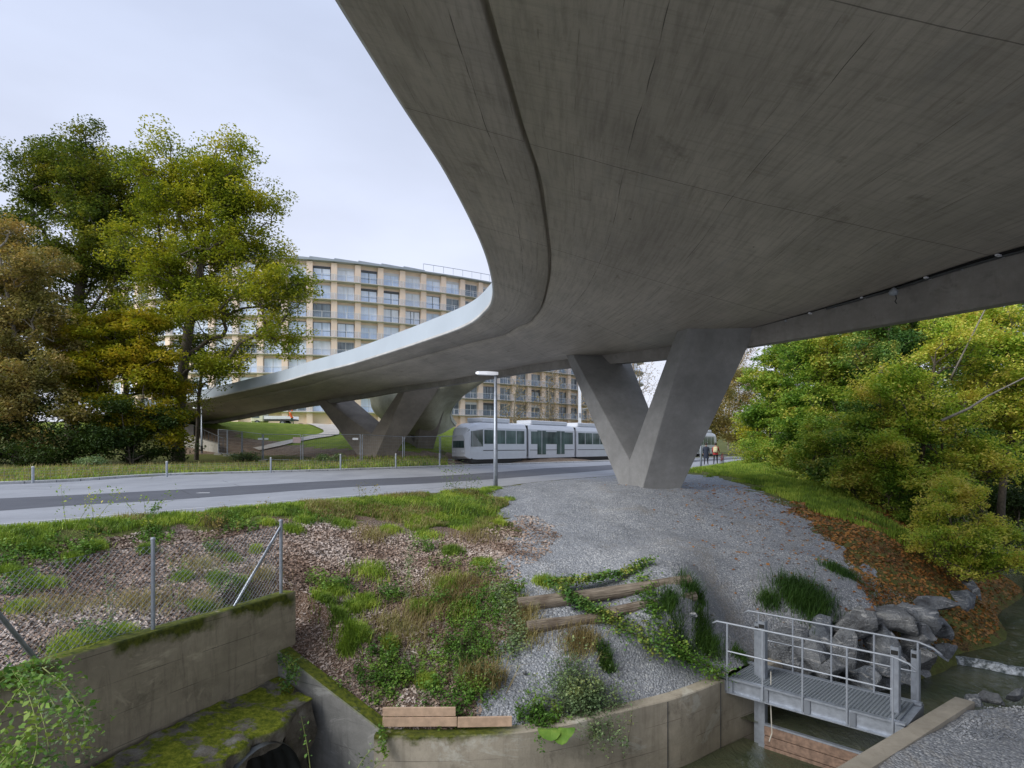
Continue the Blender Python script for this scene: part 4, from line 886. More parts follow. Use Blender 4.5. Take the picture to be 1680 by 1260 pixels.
# construction fence panels
fp = [(358, 745, 52), (373, 747, 50.5), (397, 751, 49), (431, 756, 48), (495, 758, 47), (593, 757, 47.6), (662, 760, 48.5), (722, 757, 51), (768, 755, 53), (812, 752, 57)]
desc = ['narrow end panel nearest the ramp wall', 'panel just left of the leaning posts', 'panel beside the yellow flower patch', 'panel with the two small white signs', 'wide panel with the dangling pink notice, in front of the far pier', 'panel crossing the foot of the far V pier', 'panel in front of the brown pier', 'panel right of the brown pier', 'last panel, cut off by the tram']
for i, (a, b) in enumerate(zip(fp[:-1], fp[1:])):
    A, B = P(*a), P(*b); t = thing('fence_panel', 'mesh construction fence, ' + desc[i], 'fence panel', A, 0, 'mesh construction fence panels'); H = 2.0
    d = (B - A); A2 = A + d * .02; B2 = A + d * .98; mb = MB()
    for q in (A2, B2): mb.tube([q + Vector((0, 0, -.1)), q + Vector((0, 0, H))], .038, 6)
    for z in (.12, H): mb.tube([A2 + Vector((0, 0, z)), B2 + Vector((0, 0, z))], .024, 5)
    mb.build('frame', M['galv'], t, fix=False); mb = MB(); n = max(3, int(d.length / .15))
    for k in range(1, n): q = A2.lerp(B2, k / n); mb.tube([q + Vector((0, 0, .12)), q + Vector((0, 0, H))], .0028, 3, False)
    for k in range(8): z = .12 + k * .25; mb.tube([A2 + Vector((0, 0, z)), B2 + Vector((0, 0, z))], .005, 3, False)
    mb.build('wire_mesh', M['galv'], t, fix=False)
    MB().box(A + Vector((0, 0, 0)), (.6, .25, .14)).build('foot_block', M['pale'], t)
def sign(px, py, Y, w, h, label, mat, tilt=0.):
    p = P(px, py, Y); o = MB().box(p, (w, .02, h), tilt).build('notice_sign', mat, base=p); tag(o, label, 'sign')
sign(427, 720, 47.8, .35, .14, 'small white sign on the fence post, left of the pair', M['white']); sign(437, 720, 47.7, .3, .13, 'small white sign right of the pair on the fence', M['white'])
sign(583, 720, 47.3, .42, .15, 'white sign on the fence near the far V pier', M['white']); sign(487, 722, 46.8, .55, .42, 'crumpled pinkish notice hanging on the fence', plain('pink_sheet', (.5, .38, .38), .8), .2)

# low wall, steps and railing at the ramp end
t = thing('abutment_wall', 'low concrete retaining wall with dark railing where the ramp meets the bushes', 'wall', P(300, 745, 58))
a, b = P(285, 745, 57.5), P(362, 745, 55)
mb = MB(); mb.hexa([P(285, 735, 59), P(318, 735, 59), P(318, 735, 60), P(285, 735, 60), P(285, 693, 59), P(318, 697, 59), P(318, 697, 60), P(285, 693, 60)]); mb.build('end_block', M['beam'], t)
mb = MB(); mb.hexa([P(300, 735, 56), P(358, 745, 54.5), P(362, 745, 57), P(302, 735, 58), P(300, 712, 56), P(358, 729, 54.5), P(360, 727, 57), P(303, 711, 58)]); mb.build('sloped_wall', M['pale'], t)
mb = MB(); pr = []
for k in range(9): q = P(318 + k * 6, 700 + k * 2.6, 58 - k * .3); mb.tube([q + Vector((0, 0, -1.2)), q + Vector((0, 0, .1))], .03, 5); pr.append(q + Vector((0, 0, .1)))
mb.tube(pr, .035, 5); mb.build('railing', M['rail_dark'], t)

# ------------------------------------------------------------------ apartment building
bw = thing('apartment_building', 'long curved peach apartment building with balconies and pale windows behind the bridge', 'building', (-25, 105, 5))
pl_ = spline([(-70, 112), (-53.5, 104.5), (-36, 105), (-21, 110.5), (-4.6, 120.5), (11.5, 134), (24, 150)], 40)
cl = np.concatenate([[0], np.cumsum(np.hypot(*np.diff(pl_, axis=0).T))]); BAY = 3.83
def bp(s): return Vector((float(np.interp(s, cl, pl_[:, 0])), float(np.interp(s, cl, pl_[:, 1])), 0))
def bn(s): t = (bp(s + .5) - bp(s - .5)).normalized(); return Vector((t.y, -t.x, 0)), t
nb = int(cl[-1] / BAY); FL = [4.1 + 3.1 * k for k in range(9)]; ZR = 32.0
walls, pil, slabs, bal, balr, oth = MB(), MB(), [MB() for _ in FL], [MB() for _ in FL], [MB() for _ in FL], MB()
ofs = MB(); othf = MB(); cntw = 0; rr = random.Random(4)
wparts = 0
for i in range(nb):
    s0, s1 = i * BAY + .2, (i + 1) * BAY + .2; sm = (s0 + s1) / 2; a, b = bp(s0), bp(s1); nv_, tv = bn(sm); m = bp(sm); px = 840 + m.x / m.y * F0
    up = Vector((0, 0, 1)); back = -nv_
    walls.hexa([a + up * 3 , b + up * 3, b + back * .4 + up * 3, a + back * .4 + up * 3, a + up * ZR, b + up * ZR, b + back * .4 + up * ZR, a + back * .4 + up * ZR])
    n0, _ = bn(s0); q = a + n0 * .35; pil.beam(q + up * 3 , q + up * (ZR - .12), .95, .7, n0)
    for k, z in enumerate(FL):
        n1, _ = bn(s1); slabs[k].hexa([a + up * (z - .26) + back * .0, b + up * (z - .26), b + n1 * 1.15 + up * (z - .12), a + n0 * 1.15 + up * (z - .12), a + up * z, b + up * z, b + n1 * 1.15 + up * z, a + n0 * 1.15 + up * z])
        if z < 6: continue
        a2, b2 = a + n0 * 1.08, b + n1 * 1.08
        bal[k].hexa([a2 + up * (z + .08), b2 + up * (z + .08), b2 - n1 * .02 + up * (z + .08), a2 - n0 * .02 + up * (z + .08), a2 + up * (z + .98), b2 + up * (z + .98), b2 - n1 * .02 + up * (z + .98), a2 - n0 * .02 + up * (z + .98)])
        balr[k].tube([a2 + up * (z + 1.02), b2 + up * (z + 1.02)], .03, 4)
        for f in (0, .5): q = a2.lerp(b2, f); balr[k].beam(q + up * z, q + up * (z + 1.02), .06, .05)
        ww, wh = 2.72, 2.25
        if k == 8 and 668 < px < 722: ww = 3.7
        c0 = m + nv_ * .03 + up * (z + .12 + wh / 2); py = HY + (CZ - c0.z) / m.y * F0
        edge_y = np.interp(px, [333, 467, 573, 700, 767, 810], [630, 605, 573, 526, 490, 463])
        vis = ((470 < px < 812 and py < edge_y + 8) or (738 < px < 935 and py > 618)) and wparts < 98
        dark = rr.random() < .12 or px > 735 and py > 600
        tgt = MB() if vis else (ofs if not dark else oth)
        h = [c0 + tv * (-ww / 2) + up * (-wh / 2), c0 + tv * (ww / 2) + up * (-wh / 2)]
        tgt.hexa([h[0], h[1], h[1] + nv_ * .03, h[0] + nv_ * .03, h[0] + up * wh, h[1] + up * wh, h[1] + nv_ * .03 + up * wh, h[0] + nv_ * .03 + up * wh])
        fm = MB() if vis else othf
        xs_ = (-ww / 2, 0, ww / 2) if rr.random() < .8 else (-ww / 2, -.3, .3, ww / 2)
        for x in xs_: q = c0 + tv * x + nv_ * .05; fm.beam(q - up * wh / 2, q + up * wh / 2, .08, .09, nv_)
        for x in (-wh / 2, wh / 2, -wh / 2 + .85): fm.beam(c0 + tv * (-ww / 2) + nv_ * .045 + up * x, c0 + tv * ww / 2 + nv_ * .045 + up * x, .07, .05 if x != wh / 2 else .07)
        if rr.random() < (.75 if k == 8 else .12): fm.beam(c0 + tv * (-ww / 2) + nv_ * .055 + up * (wh / 2 - .2), c0 + tv * ww / 2 + nv_ * .055 + up * (wh / 2 - .2), .06, .36)
        if vis:
            wparts += 1; w_ = tgt.build('window', M['glass_dark'] if dark else M[rr.choice(['glass_pale', 'glass_pale', 'glass_mid', 'glass_white'])], bw); fm.build('window_frame', M['rail_dark'] if rr.random() < .35 else M['slab_pale'], w_)
walls.build('wall', M['facade'], bw); pil.build('pilaster', M['facade'], bw)
for k, z in enumerate(FL):
    slabs[k].build('balcony_slab', M['slab'] if z > 9 else M['slab_pale'], bw)
    if z > 6: x = bal[k].build('balustrade_glass', M['bal'], bw); balr[k].build('balustrade_rail', M['slab_pale'], bw)
x = ofs.build('window', M['glass_pale'], bw); x['kind'] = 'stuff'; x2 = oth.build('window', M['glass_dark'], bw); x2['kind'] = 'stuff'; y_ = othf.build('window_frame', M['slab_pale'], bw); y_['kind'] = 'stuff'
rf = MB(); 
for i in range(nb):
    s0, s1 = i * BAY + .2, (i + 1) * BAY + .2; a, b = bp(s0), bp(s1); n0, _ = bn(s0); n1, _ = bn(s1); up = Vector((0, 0, 1)); k = i % 2; px = 840 + a.x / a.y * F0
    hh = (.95, .60) if k == 0 else (.95, .60)
    if px > 690: hh = (.35, .35)
    rf.hexa([a + n0 * 1.2 + up * ZR, b + n1 * 1.2 + up * ZR, b - n1 * 14 + up * ZR, a - n0 * 14 + up * ZR, a + n0 * 1.25 + up * (ZR + hh[0] * .55), b + n1 * 1.25 + up * (ZR + hh[1] * .55), b - n1 * 14 + up * (ZR + hh[1] + .6), a - n0 * 14 + up * (ZR + hh[0] + .6)])
rf.build('roof', M['roof'], bw)
rl = MB(); pr = []
for i in range(nb):
    s0 = i * BAY; a = bp(s0); px = 840 + a.x / a.y * F0
    if px > 690: n0, _ = bn(s0); q = a + n0 * 1.0 + Vector((0, 0, ZR + .35)); pr.append(q + Vector((0, 0, 1.15))); rl.tube([q, q + Vector((0, 0, 1.15))], .05, 4); q2 = bp(s0 + BAY / 2) + n0 * 1.0 + Vector((0, 0, ZR + .35)); rl.tube([q2, q2 + Vector((0, 0, 1.15))], .04, 4)
rl.tube(pr, .05, 4); rl.build('roof_railing', M['galv_light'], bw)
# round-ended tower behind
tw = thing('apartment_tower', 'distant apartment block with rounded balconies seen between the legs of the near pier', 'building', (24, 178, 0))
MB().lathe((22, 178, 0), [(12.5, 0), (12.5, 27)], 48).build('wall', M['facade'], tw)
for k in range(9): MB().lathe((22, 178, 2.6 + k * 3.1), [(14.2, 0), (14.4, .1), (14.4, .35), (12.6, .36)], 48).build('balcony_slab', M['slab_pale'], tw); MB().lathe((22, 178, 2.95 + k * 3.1), [(14.2, 0), (14.2, .95)], 48).build('balustrade_glass', M['bal'], tw)
for k in range(8):
    for j in range(10):
        a = R(-170 + j * 18); q = Vector((22 + 12.55 * math.cos(a), 178 + 12.55 * math.sin(a), 4.3 + k * 3.1)); MB().box(q, (.1, 2.6, 2.0), a).build('window', M['glass_pale'] if (j + k) % 3 else M['glass_dark'], tw)
# low wing behind the tram
# ------------------------------------------------------------------ tram
dirT = Vector((34.65, 45, 0)).normalized(); rzT = math.atan2(dirT.y, dirT.x); T0 = P(752, 758, 52.0); T0.z = .12
tr = thing('tram', 'long white articulated tram with dark window band passing behind the near pier', 'tram', (0, 0, 0))
mw = plain('tram_white', (.66, .68, .71), .25, 0, .03, 2); mg = plain('tram_grey', (.42, .43, .44), .4, 0, .05, 2); mgl = glass('tram_glass', (.03, .05, .05), (.13, .19, .18)); mbk = plain('tram_black', (.03, .03, .032), .6)
def sec(x, hw, z0, z1, ins=0.): return [(x, -hw, z0), (x, hw, z0), (x, hw + .02 - ins, z0 + .6), (x, hw - ins, z1 - .5), (x, hw * .86 - ins, z1 - .12), (x, hw * .6, z1), (x, -hw * .6, z1), (x, -hw * .86 + ins, z1 - .12), (x, -hw + ins, z1 - .5), (x, -hw - .02 + ins, z0 + .6)]
NM = 7; LM = 8.1
for i in range(NM):
    x0 = i * LM + (.0 if i else 0); x1 = (i + 1) * LM - .35
    if i == 0: rs = [sec(-.0, .7, .55, 2.3), sec(.35, .95, .35, 2.9), sec(1.1, 1.1, .3, 3.25), sec(2.2, 1.17, .3, 3.4), sec(x1, 1.17, .3, 3.4)]
    elif i == NM - 1: rs = [sec(x0, 1.17, .3, 3.4), sec(x1 - 1.8, 1.17, .3, 3.4), sec(x1 - .8, 1.1, .3, 3.25), sec(x1 - .2, .95, .35, 2.9), sec(x1 + .1, .7, .55, 2.3)]
    else: rs = [sec(x0, 1.17, .3, 3.4), sec(x1, 1.17, .3, 3.4)]
    cbm = MB().loft(rs).build('car_body', mw, tr, smooth=False)
    xa, xb = x0 + (1.9 if i == 0 else .35), x1 - (1.9 if i == NM - 1 else .35)
    for s in (-1, 1):
        MB().box(((xa + xb) / 2, s * 1.175, 2.15), (xb - xa, .035, 1.15)).build('window_band', mgl, tr)
        MB().box(((x0 + x1) / 2 if 0 < i < NM - 1 else (xa + xb) / 2, s * 1.19, 1.03), (xb - xa + .3, .03, .05)).build('black_stripe', mbk, tr)
        if i % 2 == 1:
            for dx in (2.0, 5.2):
                d_ = MB().box((x0 + dx, s * 1.2, 1.72), (1.35, .03, 2.2)).build('door', mgl, tr); MB().box((x0 + dx, s * 1.215, 1.72), (.05, .02, 2.2)).build('door_edge', mw, d_)
        else:
            for dx in np.arange(xa + 1.3, xb - .5, 1.5): MB().box((dx, s * 1.196, 2.15), (.07, .02, 1.15)).build('window_bar', mw, tr)
    MB().box(((x0 + x1) / 2, 0, .22), (x1 - x0 - .9, 2.0, .35)).build('bogie', mbk, tr)
    MB().box(((x0 + x1) / 2, 0, 3.58), (x1 - x0 - 1.6 if 0 < i < NM - 1 else x1 - x0 - 4, 1.7, .36)).build('roof_box', mw, tr, bevel=.05)
    if i < NM - 1: MB().box((x1 + .175, 0, 1.85), (.36, 2.1, 2.8)).build('gangway', mbk, tr)
MB().loft([[(-.03, -.6, 1.25), (-.03, .6, 1.25), (.32, .9, 1.3), (.32, -.9, 1.3)], [(.02, -.6, 2.2), (.02, .6, 2.2), (.38, .88, 2.75), (.38, -.88, 2.75)]]).build('windscreen', mgl, tr)
for s in (-1, 1):
    MB().loft([[(.42, s * 1.0, 1.35), (1.7, s * 1.155, 1.35), (1.7, s * 1.19, 1.35), (.42, s * 1.05, 1.35)], [(.46, s * .95, 2.6), (1.7, s * 1.13, 2.75), (1.7, s * 1.19, 2.75), (.46, s * 1.02, 2.6)]]).build('side_window', mgl, tr)
    MB().box((-.02, s * .5, .95), (.1, .28, .14)).build('headlight', M['white'], tr)
MB().tube([(26, 0, 3.7), (27, 0, 4.5), (26, 0, 5.3)], .04, 5).build('pantograph', M['rail_dark'], tr)
tr.location = T0; tr.rotation_euler = (0, 0, rzT)
# rails
nT = Vector((-dirT.y, dirT.x, 0)); k_ = 0
for s in (-.72, .72):
    a = T0 - dirT * 12 + nT * s; b = T0 + dirT * 90 + nT * s; a.z = b.z = .09
    tag(MB().beam(a, b, .07, .14).build('tram_rail', M['rail_dark'], base=a), ('tram rail nearer the road' if s < 0 else 'tram rail farther from the road'), 'rail')
a = T0 - dirT * 2 - nT * 1.9; b = T0 + dirT * 90 - nT * 1.9
tag(MB().hexa([a + Vector((0, 0, -.3)), b + Vector((0, 0, -.3)), b + nT * 3.8 + Vector((0, 0, -.3)), a + nT * 3.8 + Vector((0, 0, -.3)), a + Vector((0, 0, -.095)), b + Vector((0, 0, -.095)), b + nT * 3.8 + Vector((0, 0, -.095)), a + nT * 3.8 + Vector((0, 0, -.095))]).build('track_bed_road', M['ground']), 'ballast bed of the tram track', None, None, 'structure')

# ------------------------------------------------------------------ truck
tk0 = P(455, 696, 78); tk = thing('flatbed_truck', 'small white flatbed truck parked on the lawn before the building', 'truck', tk0)
u = 78 / F0
def tb(px0, px1, py0, py1, y0=-.9, y1=.9): a = P(px0, py1, 78); b = P(px1, py0, 78); return ((a.x + b.x) / 2, 78 + (y0 + y1) / 2, (a.z + b.z) / 2), (b.x - a.x, y1 - y0, b.z - a.z)
c_, d_ = tb(416, 437, 679, 693); MB().box(c_, d_).build('cab', plain('cream_paint', (.62, .62, .45), .4), tk, bevel=.12)
c_, d_ = tb(418, 430, 680, 686, -.93, .93); MB().box(c_, d_).build('cab_window', M['glass_dark'], tk)
c_, d_ = tb(438, 486, 688, 690.5); MB().box(c_, d_).build('load_bed', M['rail_dark'], tk)
c_, d_ = tb(438, 486, 683, 688, -.95, -.9); MB().box(c_, d_).build('side_board', M['white'], tk); c_, d_ = tb(438, 486, 683, 688, .9, .95); MB().box(c_, d_).build('side_board', M['white'], tk)
for px in (427, 468):
    for y in (-.85, .85):
        q = P(px, 694.5, 78); q.y += y; w_ = MB().tube([q + Vector((0, -.12, 0)), q + Vector((0, .12, 0))], .36, 16).build('wheel', mbk, tk); MB().tube([q + Vector((0, -.14, 0)), q + Vector((0, .14, 0))], .18, 12).build('rim', M['galv'], w_)
# ------------------------------------------------------------------ people
def skinned(joints, edges, name, mat, parent, faces_mat=None, root=0):
    me = bpy.data.meshes.new(name); sh = origin_of(parent)
    me.from_pydata([tuple(Vector(j[0])) for j in joints], edges, []); o = bpy.data.objects.new(name, me); COL.objects.link(o)
    md = o.modifiers.new('skin', 'SKIN'); md.use_smooth_shade = True
    for i, j in enumerate(joints):
        sv = me.skin_vertices[0].data[i]; r = j[1]; sv.radius = (r, r) if not isinstance(r, tuple) else r; sv.use_root = (i == root)
    o.modifiers.new('sub', 'SUBSURF').levels = 1; o.modifiers['sub'].render_levels = 1
    dg = bpy.context.evaluated_depsgraph_get(); m2 = bpy.data.meshes.new_from_object(o.evaluated_get(dg)); m2.name = name
    bpy.data.objects.remove(o); m2.materials.clear(); o2 = link(name, m2, mat, parent)
    for p in m2.polygons: p.use_smooth = True
    return o2
skin_m = plain('skin', (.45, .28, .2), .6); hair_m = plain('dark_hair', (.03, .022, .018), .7)
def person(loc, rz, label, coat, trousers, stride=.18, lean=0., coat_len=.45, arm=(0, 0), hairm=None, hat=None):
    t = thing('person', label, 'person', (0, 0, 0))
    L = lean
    def V3(x, y, z): return (x, y + L * max(0, z - .9), z)
    J = [(V3(0, 0, .95), (.15, .11)), (V3(0, 0, 1.12), (.14, .10)), (V3(0, 0, 1.36), (.17, .11)), (V3(0, 0, 1.47), .06), (V3(0, .02, 1.55), .06), (V3(0, .03, 1.64), (.085, .10)), (V3(0, .02, 1.73), (.07, .085))]
    E = [(0, 1), (1, 2), (2, 3), (3, 4), (4, 5), (5, 6)]
    for s in (-1, 1):
        b = len(J); J += [(V3(s * .1, 0, .88), .095), ((s * .1, s * stride * .6, .5), .062), ((s * .11, s * stride - .04 * (s < 0), .09), .042), ((s * .12, s * stride + .12, .035), .038)]
        E += [(0, b), (b, b + 1), (b + 1, b + 2), (b + 2, b + 3)]
        b = len(J); ay = arm[0 if s < 0 else 1]; J += [(V3(s * .19, 0, 1.4), .06), (V3(s * .25, -.02 + ay * .3, 1.13), .047), (V3(s * .24, .08 + ay, .93 + abs(ay) * .5), .032), (V3(s * .235, .12 + ay, .85 + abs(ay) * .55), .036)]
        E += [(2, b), (b, b + 1), (b + 1, b + 2), (b + 2, b + 3)]
        for f in range(5): J.append((V3(s * .235 + (f - 2) * .016, .135 + ay + (.02 if f else -.01), .79 + abs(ay) * .6 + (.03 if f in (0, 4) else 0)), .008)); E.append((b + 3, len(J) - 1))
    bd = skinned(J, E, 'body', skin_m, t); bd.data.materials.append(trousers); bd.data.materials.append(coat); bd.data.materials.append(mbk)
    for p in bd.data.polygons:
        c = p.center; p.material_index = 3 if c.z < .12 else 1 if c.z < .95 and abs(c.x) < .2 else 2 if c.z < 1.48 and not (c.z < .92 + .3 * max(abs(arm[0]), abs(arm[1])) and abs(c.x) > .2) else 0
    rs = []
    for z, rx, ry in ((1.47, .09, .08), (1.42, .2, .12), (1.25, .21, .135), (1.05, .19, .135), (.95 - coat_len * .4, .2, .15), (.95 - coat_len, .22, .17)):
        rs.append([V3(rx * math.cos(a), ry * math.sin(a), z) for a in np.linspace(0, 2 * math.pi, 17)[:-1]])
    MB().loft(rs, caps=False).build('coat', coat, t, smooth=True)
    MB().lathe((0, .0, 1.60), [(.085, 0), (.105, .06), (.10, .12), (.06, .185), (.01, .2)], 12).build('hat' if hat else 'hair', hat or hairm or hair_m, t, smooth=True)
    t.location = loc; t.rotation_euler = (0, 0, rz); return t
navy = plain('navy_cloth', (.012, .018, .035), .8); red = plain('red_cloth', (.35, .03, .03), .8); blk = plain('black_cloth', (.015, .015, .018), .8); ora = plain('orange_cloth', (.75, .14, .02), .7); grn = plain('dark_green_cloth', (.03, .07, .05), .8)
pa = P(1158.5, 763, 51.5); pa.z = 0.0; pb = P(1174, 762, 51.5); pb.z = 0.0
person(pa, R(-25), 'pedestrian in long dark navy coat walking away on the road edge', navy, blk, .16, 0, .45)
person(pb, R(-25), 'pedestrian in red jacket with pale backpack pushing a bicycle', red, blk, .2, 0, .12, arm=(0, .3))
bpk = thing('backpack', 'pale yellow backpack on the back of the person in red', 'backpack', pb)
q = pb + Vector((-.08, -.22, 1.22)); MB().box(q, (.34, .2, .48), R(-25)).build('bag', plain('pale_bag', (.55, .5, .3), .8), bpk, bevel=.07)
MB().box(q + Vector((-.04, -.12, -.08)), (.24, .07, .22), R(-25)).build('front_pocket', plain('pale_bag_pocket', (.5, .45, .28), .8), bpk, bevel=.03)
bk_ = thing('bicycle', 'red bicycle pushed by the person in the red jacket', 'bicycle', pb + Vector((.55, .1, 0)), R(62))
o = origin_of(bk_)
for x in (-.52, .52):
    ring = [o + Vector((x + .33 * math.cos(a), 0, .34 + .33 * math.sin(a))) for a in np.linspace(0, 2 * math.pi, 21)]; w_ = MB().tube(ring, .022, 6, False).build('wheel', mbk, bk_)
    mb = MB()
    for k in range(8): a = k * math.pi / 8; mb.tube([o + Vector((x + .31 * math.cos(a), 0, .34 + .31 * math.sin(a))), o + Vector((x - .31 * math.cos(a), 0, .34 - .31 * math.sin(a)))], .004, 3)
    mb.build('spokes', M['galv'], w_)
mb = MB()
for a, b in (((-.52, .34), (-.1, .32)), ((-.1, .32), (-.22, .85)), ((-.2, .75), (.36, .8)), ((-.1, .32), (.38, .7)), ((.52, .34), (.36, .95)), ((-.52, .34), (-.2, .75))): mb.tube([o + Vector((a[0], 0, a[1])), o + Vector((b[0], 0, b[1]))], .02, 6)
mb.build('frame', red, bk_); MB().tube([o + Vector((.3, -.28, 1.0)), o + Vector((.36, -.05, .98)), o + Vector((.36, .05, .98)), o + Vector((.3, .28, 1.0))], .016, 6).build('handlebar', M['rail_dark'], bk_); MB().box(o + Vector((-.24, 0, .88)), (.25, .12, .06)).build('saddle', mbk, bk_, bevel=.02)
pw = P(479, 697, 76); person(pw, R(120), 'worker in bright orange jacket leaning forward beside the white truck', ora, grn, .12, .45, .12, arm=(.15, .25), hat=ora)

# ------------------------------------------------------------------ vegetation
def leafarr(Cn, L, rng, up=.5, wr=.55, drop=.0):
    """bent leaf quads at centres Cn with lengths L"""
    n = len(Cn); nn = rng.normal(size=(n, 3)); nn[:, 2] = np.abs(nn[:, 2]) + up * 2; nn /= np.linalg.norm(nn, axis=1)[:, None]
    d = rng.normal(size=(n, 3)); d[:, 2] -= drop; d -= nn * (d * nn).sum(1)[:, None]; d /= np.linalg.norm(d, axis=1)[:, None] + 1e-9
    s = np.cross(nn, d); L = np.broadcast_to(L, (n,))[:, None]; b = Cn - d * L * .5; t = Cn + d * L * .5 - nn * L * .12; l = Cn + s * L * wr * .5 + nn * L * .06; r = Cn - s * L * wr * .5 + nn * L * .06
    V = np.stack([b, r, t, l], 1).reshape(-1, 3); return V, np.arange(n * 4, dtype=np.int32).reshape(-1, 4)
def tubes(segs, ns=5):
    """segments (p0, p1, r0, r1) as frusta"""
    p0 = np.array([s[0] for s in segs], float); p1 = np.array([s[1] for s in segs], float); r0 = np.array([s[2] for s in segs]); r1 = np.array([s[3] for s in segs])
    d = p1 - p0; d /= np.linalg.norm(d, axis=1)[:, None] + 1e-9; h = np.where(np.abs(d[:, 2:3]) > .9, np.array([[1., 0, 0]]), np.array([[0, 0, 1.]])); u = np.cross(d, h); u /= np.linalg.norm(u, axis=1)[:, None]; v = np.cross(d, u)
    a = np.arange(ns) * 2 * np.pi / ns; ring = u[:, None] * np.cos(a)[None, :, None] + v[:, None] * np.sin(a)[None, :, None]
    V = np.stack([p0[:, None] + ring * r0[:, None, None], p1[:, None] + ring * r1[:, None, None]], 1).reshape(-1, 3)
    k = np.arange(ns); k2 = (k + 1) % ns; f = np.stack([k, k2, ns + k2, ns + k], -1); Fq = (f[None] + (np.arange(len(segs)) * 2 * ns)[:, None, None]).reshape(-1, 4); return V, Fq
def tree(name, label, base, blobs, ncl, nlf, leaf, mat, seed, tr=.3, trunk='trunk', group=None, cat='tree', stems=1, flat=.45, spread=.75, hollow=.55, lean=(0, 0), tw=1.0, per=None):
    """blobs: list of (centre, (rx, ry, rz)) in metres; branches reach every leaf cluster"""
    rng = np.random.default_rng(seed); base = np.array(base, float); t = thing(name, label, cat, tuple(base), 0, group)
    vol = np.array([b[1][0] * b[1][1] * b[1][2] for b in blobs]) ** .75; cc = []; lim = []
    for b, k in zip(blobs, np.maximum(6, (ncl * vol / vol.sum()).astype(int))):
        m = max(3, k // 7); g = rng.normal(size=(m, 3)); g /= np.linalg.norm(g, axis=1)[:, None]; r = hollow + (1 - hollow) * rng.random(m) ** .7; r = np.where(rng.random(m) < .25, rng.random(m) * hollow, r)
        lc = np.array(b[0]) + g * r[:, None] * np.array(b[1]) * .92; lim.append(lc); ls = (float(np.mean(b[1])) * .24 + spread * .45) * (.6 + .8 * rng.random(m))
        i_ = rng.integers(0, m, k); o_ = rng.normal(size=(k, 3)); o_ *= np.minimum(1, 1.7 / np.linalg.norm(o_, axis=1))[:, None]; cc.append(lc[i_] + o_ * ls[i_][:, None] * np.array([1, 1, max(.35, flat)]))
    lim = np.concatenate(lim)
    cc = np.concatenate(cc); top = cc[:, 2].max(); cen = cc.mean(0)
    nodes = []; par = []; 
    for st in range(stems):
        off = np.array([0, 0, 0.]) if stems == 1 else np.array([math.cos(st * 2.4) * tr * 1.5, math.sin(st * 2.4) * tr * 1.5, 0]); hgt = (base[2] + (top - base[2]) * .86)
        k = 14; tgt = np.array([cen[0], cen[1]]) + (off[:2] * 6 if stems > 1 else 0) + np.array(lean); first = len(nodes)
        for i in range(k):
            f = i / (k - 1); w = np.array([math.sin(f * 5 + seed + st), math.cos(f * 4 + seed * 2 + st)]) * .22 * f * (hgt - base[2]) / 10
            xy = base[:2] + off[:2] + (tgt - base[:2] - off[:2]) * f ** 1.3 + w; nodes.append(np.array([xy[0], xy[1], base[2] - .2 + (hgt - base[2]) * f])); par.append(len(nodes) - 2 if i else -1)
    nodes = list(nodes); N_ = np.array(nodes); nl_ = len(lim); dl_ = np.concatenate([np.hypot(lim[:, 0] - cen[0], lim[:, 1] - cen[1]) - 1e3, np.hypot(cc[:, 0] - cen[0], cc[:, 1] - cen[1])]); allc = np.concatenate([lim, cc]); order = np.argsort(dl_)
    NP = np.zeros((len(nodes) + 4 * len(allc), 3)); NP[:len(nodes)] = N_; cnt = len(nodes); ends = []
    for j in order:
        c_ = allc[j]; D = NP[:cnt] - c_; dd = np.sqrt((D ** 2).sum(1)) + np.maximum(0, D[:, 2] + .3) * 2.2; b = int(np.argmin(dd)); a = NP[b]; m = 3; pi = b
        for q in range(1, m + 1):
            f = q / m; pt = a + (c_ - a) * f; pt = pt + rng.normal(size=3) * .05 * np.linalg.norm(c_ - a) * (q < m); pt[2] += .10 * np.linalg.norm((c_ - a)[:2]) * math.sin(math.pi * f)
            NP[cnt] = pt; par.append(pi); pi = cnt; cnt += 1
        ends.append(pi)
    w = np.zeros(cnt); 
    for e_ in ends:
        w[e_] += 1
    for i in range(cnt - 1, -1, -1):
        if par[i] >= 0: w[par[i]] += w[i]
    rad = tr * (np.maximum(w, .6) / w[:14 * stems].max()) ** .46 * tw
    zf = np.clip((NP[:cnt, 2] - base[2]) / 1.5, 0, 1); segs = [(NP[par[i]], NP[i], min(rad[par[i]], rad[i] * 1.8) * (1 + .35 * (1 - zf[par[i]])), rad[i] * (1 + .35 * (1 - zf[i]))) for i in range(cnt) if par[i] >= 0]
    V, Fq = tubes(segs, 6); arr('trunk', V, Fq, M[trunk], t, smooth=True)
    if nlf:
        k = int(nlf / len(cc)) + 1; sig = (rng.random((len(cc), 1)) * .7 + .65) * spread; off = rng.normal(size=(len(cc), k, 3)); off *= np.minimum(1, 1.75 / np.linalg.norm(off, axis=2))[:, :, None]; off = off * sig[:, :, None] * np.array([1, 1, flat]); P_ = (cc[:, None] + off).reshape(-1, 3)
        keep_ = rng.random(len(cc))[:, None].repeat(k, 1).ravel() * 0 + rng.random(len(P_)) < np.repeat(.55 + .45 * rng.random(len(cc)), k)
        P_ = P_[keep_]; V, Fq = leafarr(P_, leaf * (.7 + .6 * rng.random(len(P_))), rng, .45); arr('crown', V, Fq, M[mat], t)
    return t
def bl(px, py, Y, rx, ry, ryd=None):   # an ellipsoid of foliage with its half sizes given in photo pixels at its own distance
    c_ = P(px, py, Y); k = Y / F0; return (tuple(c_), (rx * k, (ryd if ryd else rx * .8) * k, ry * k))
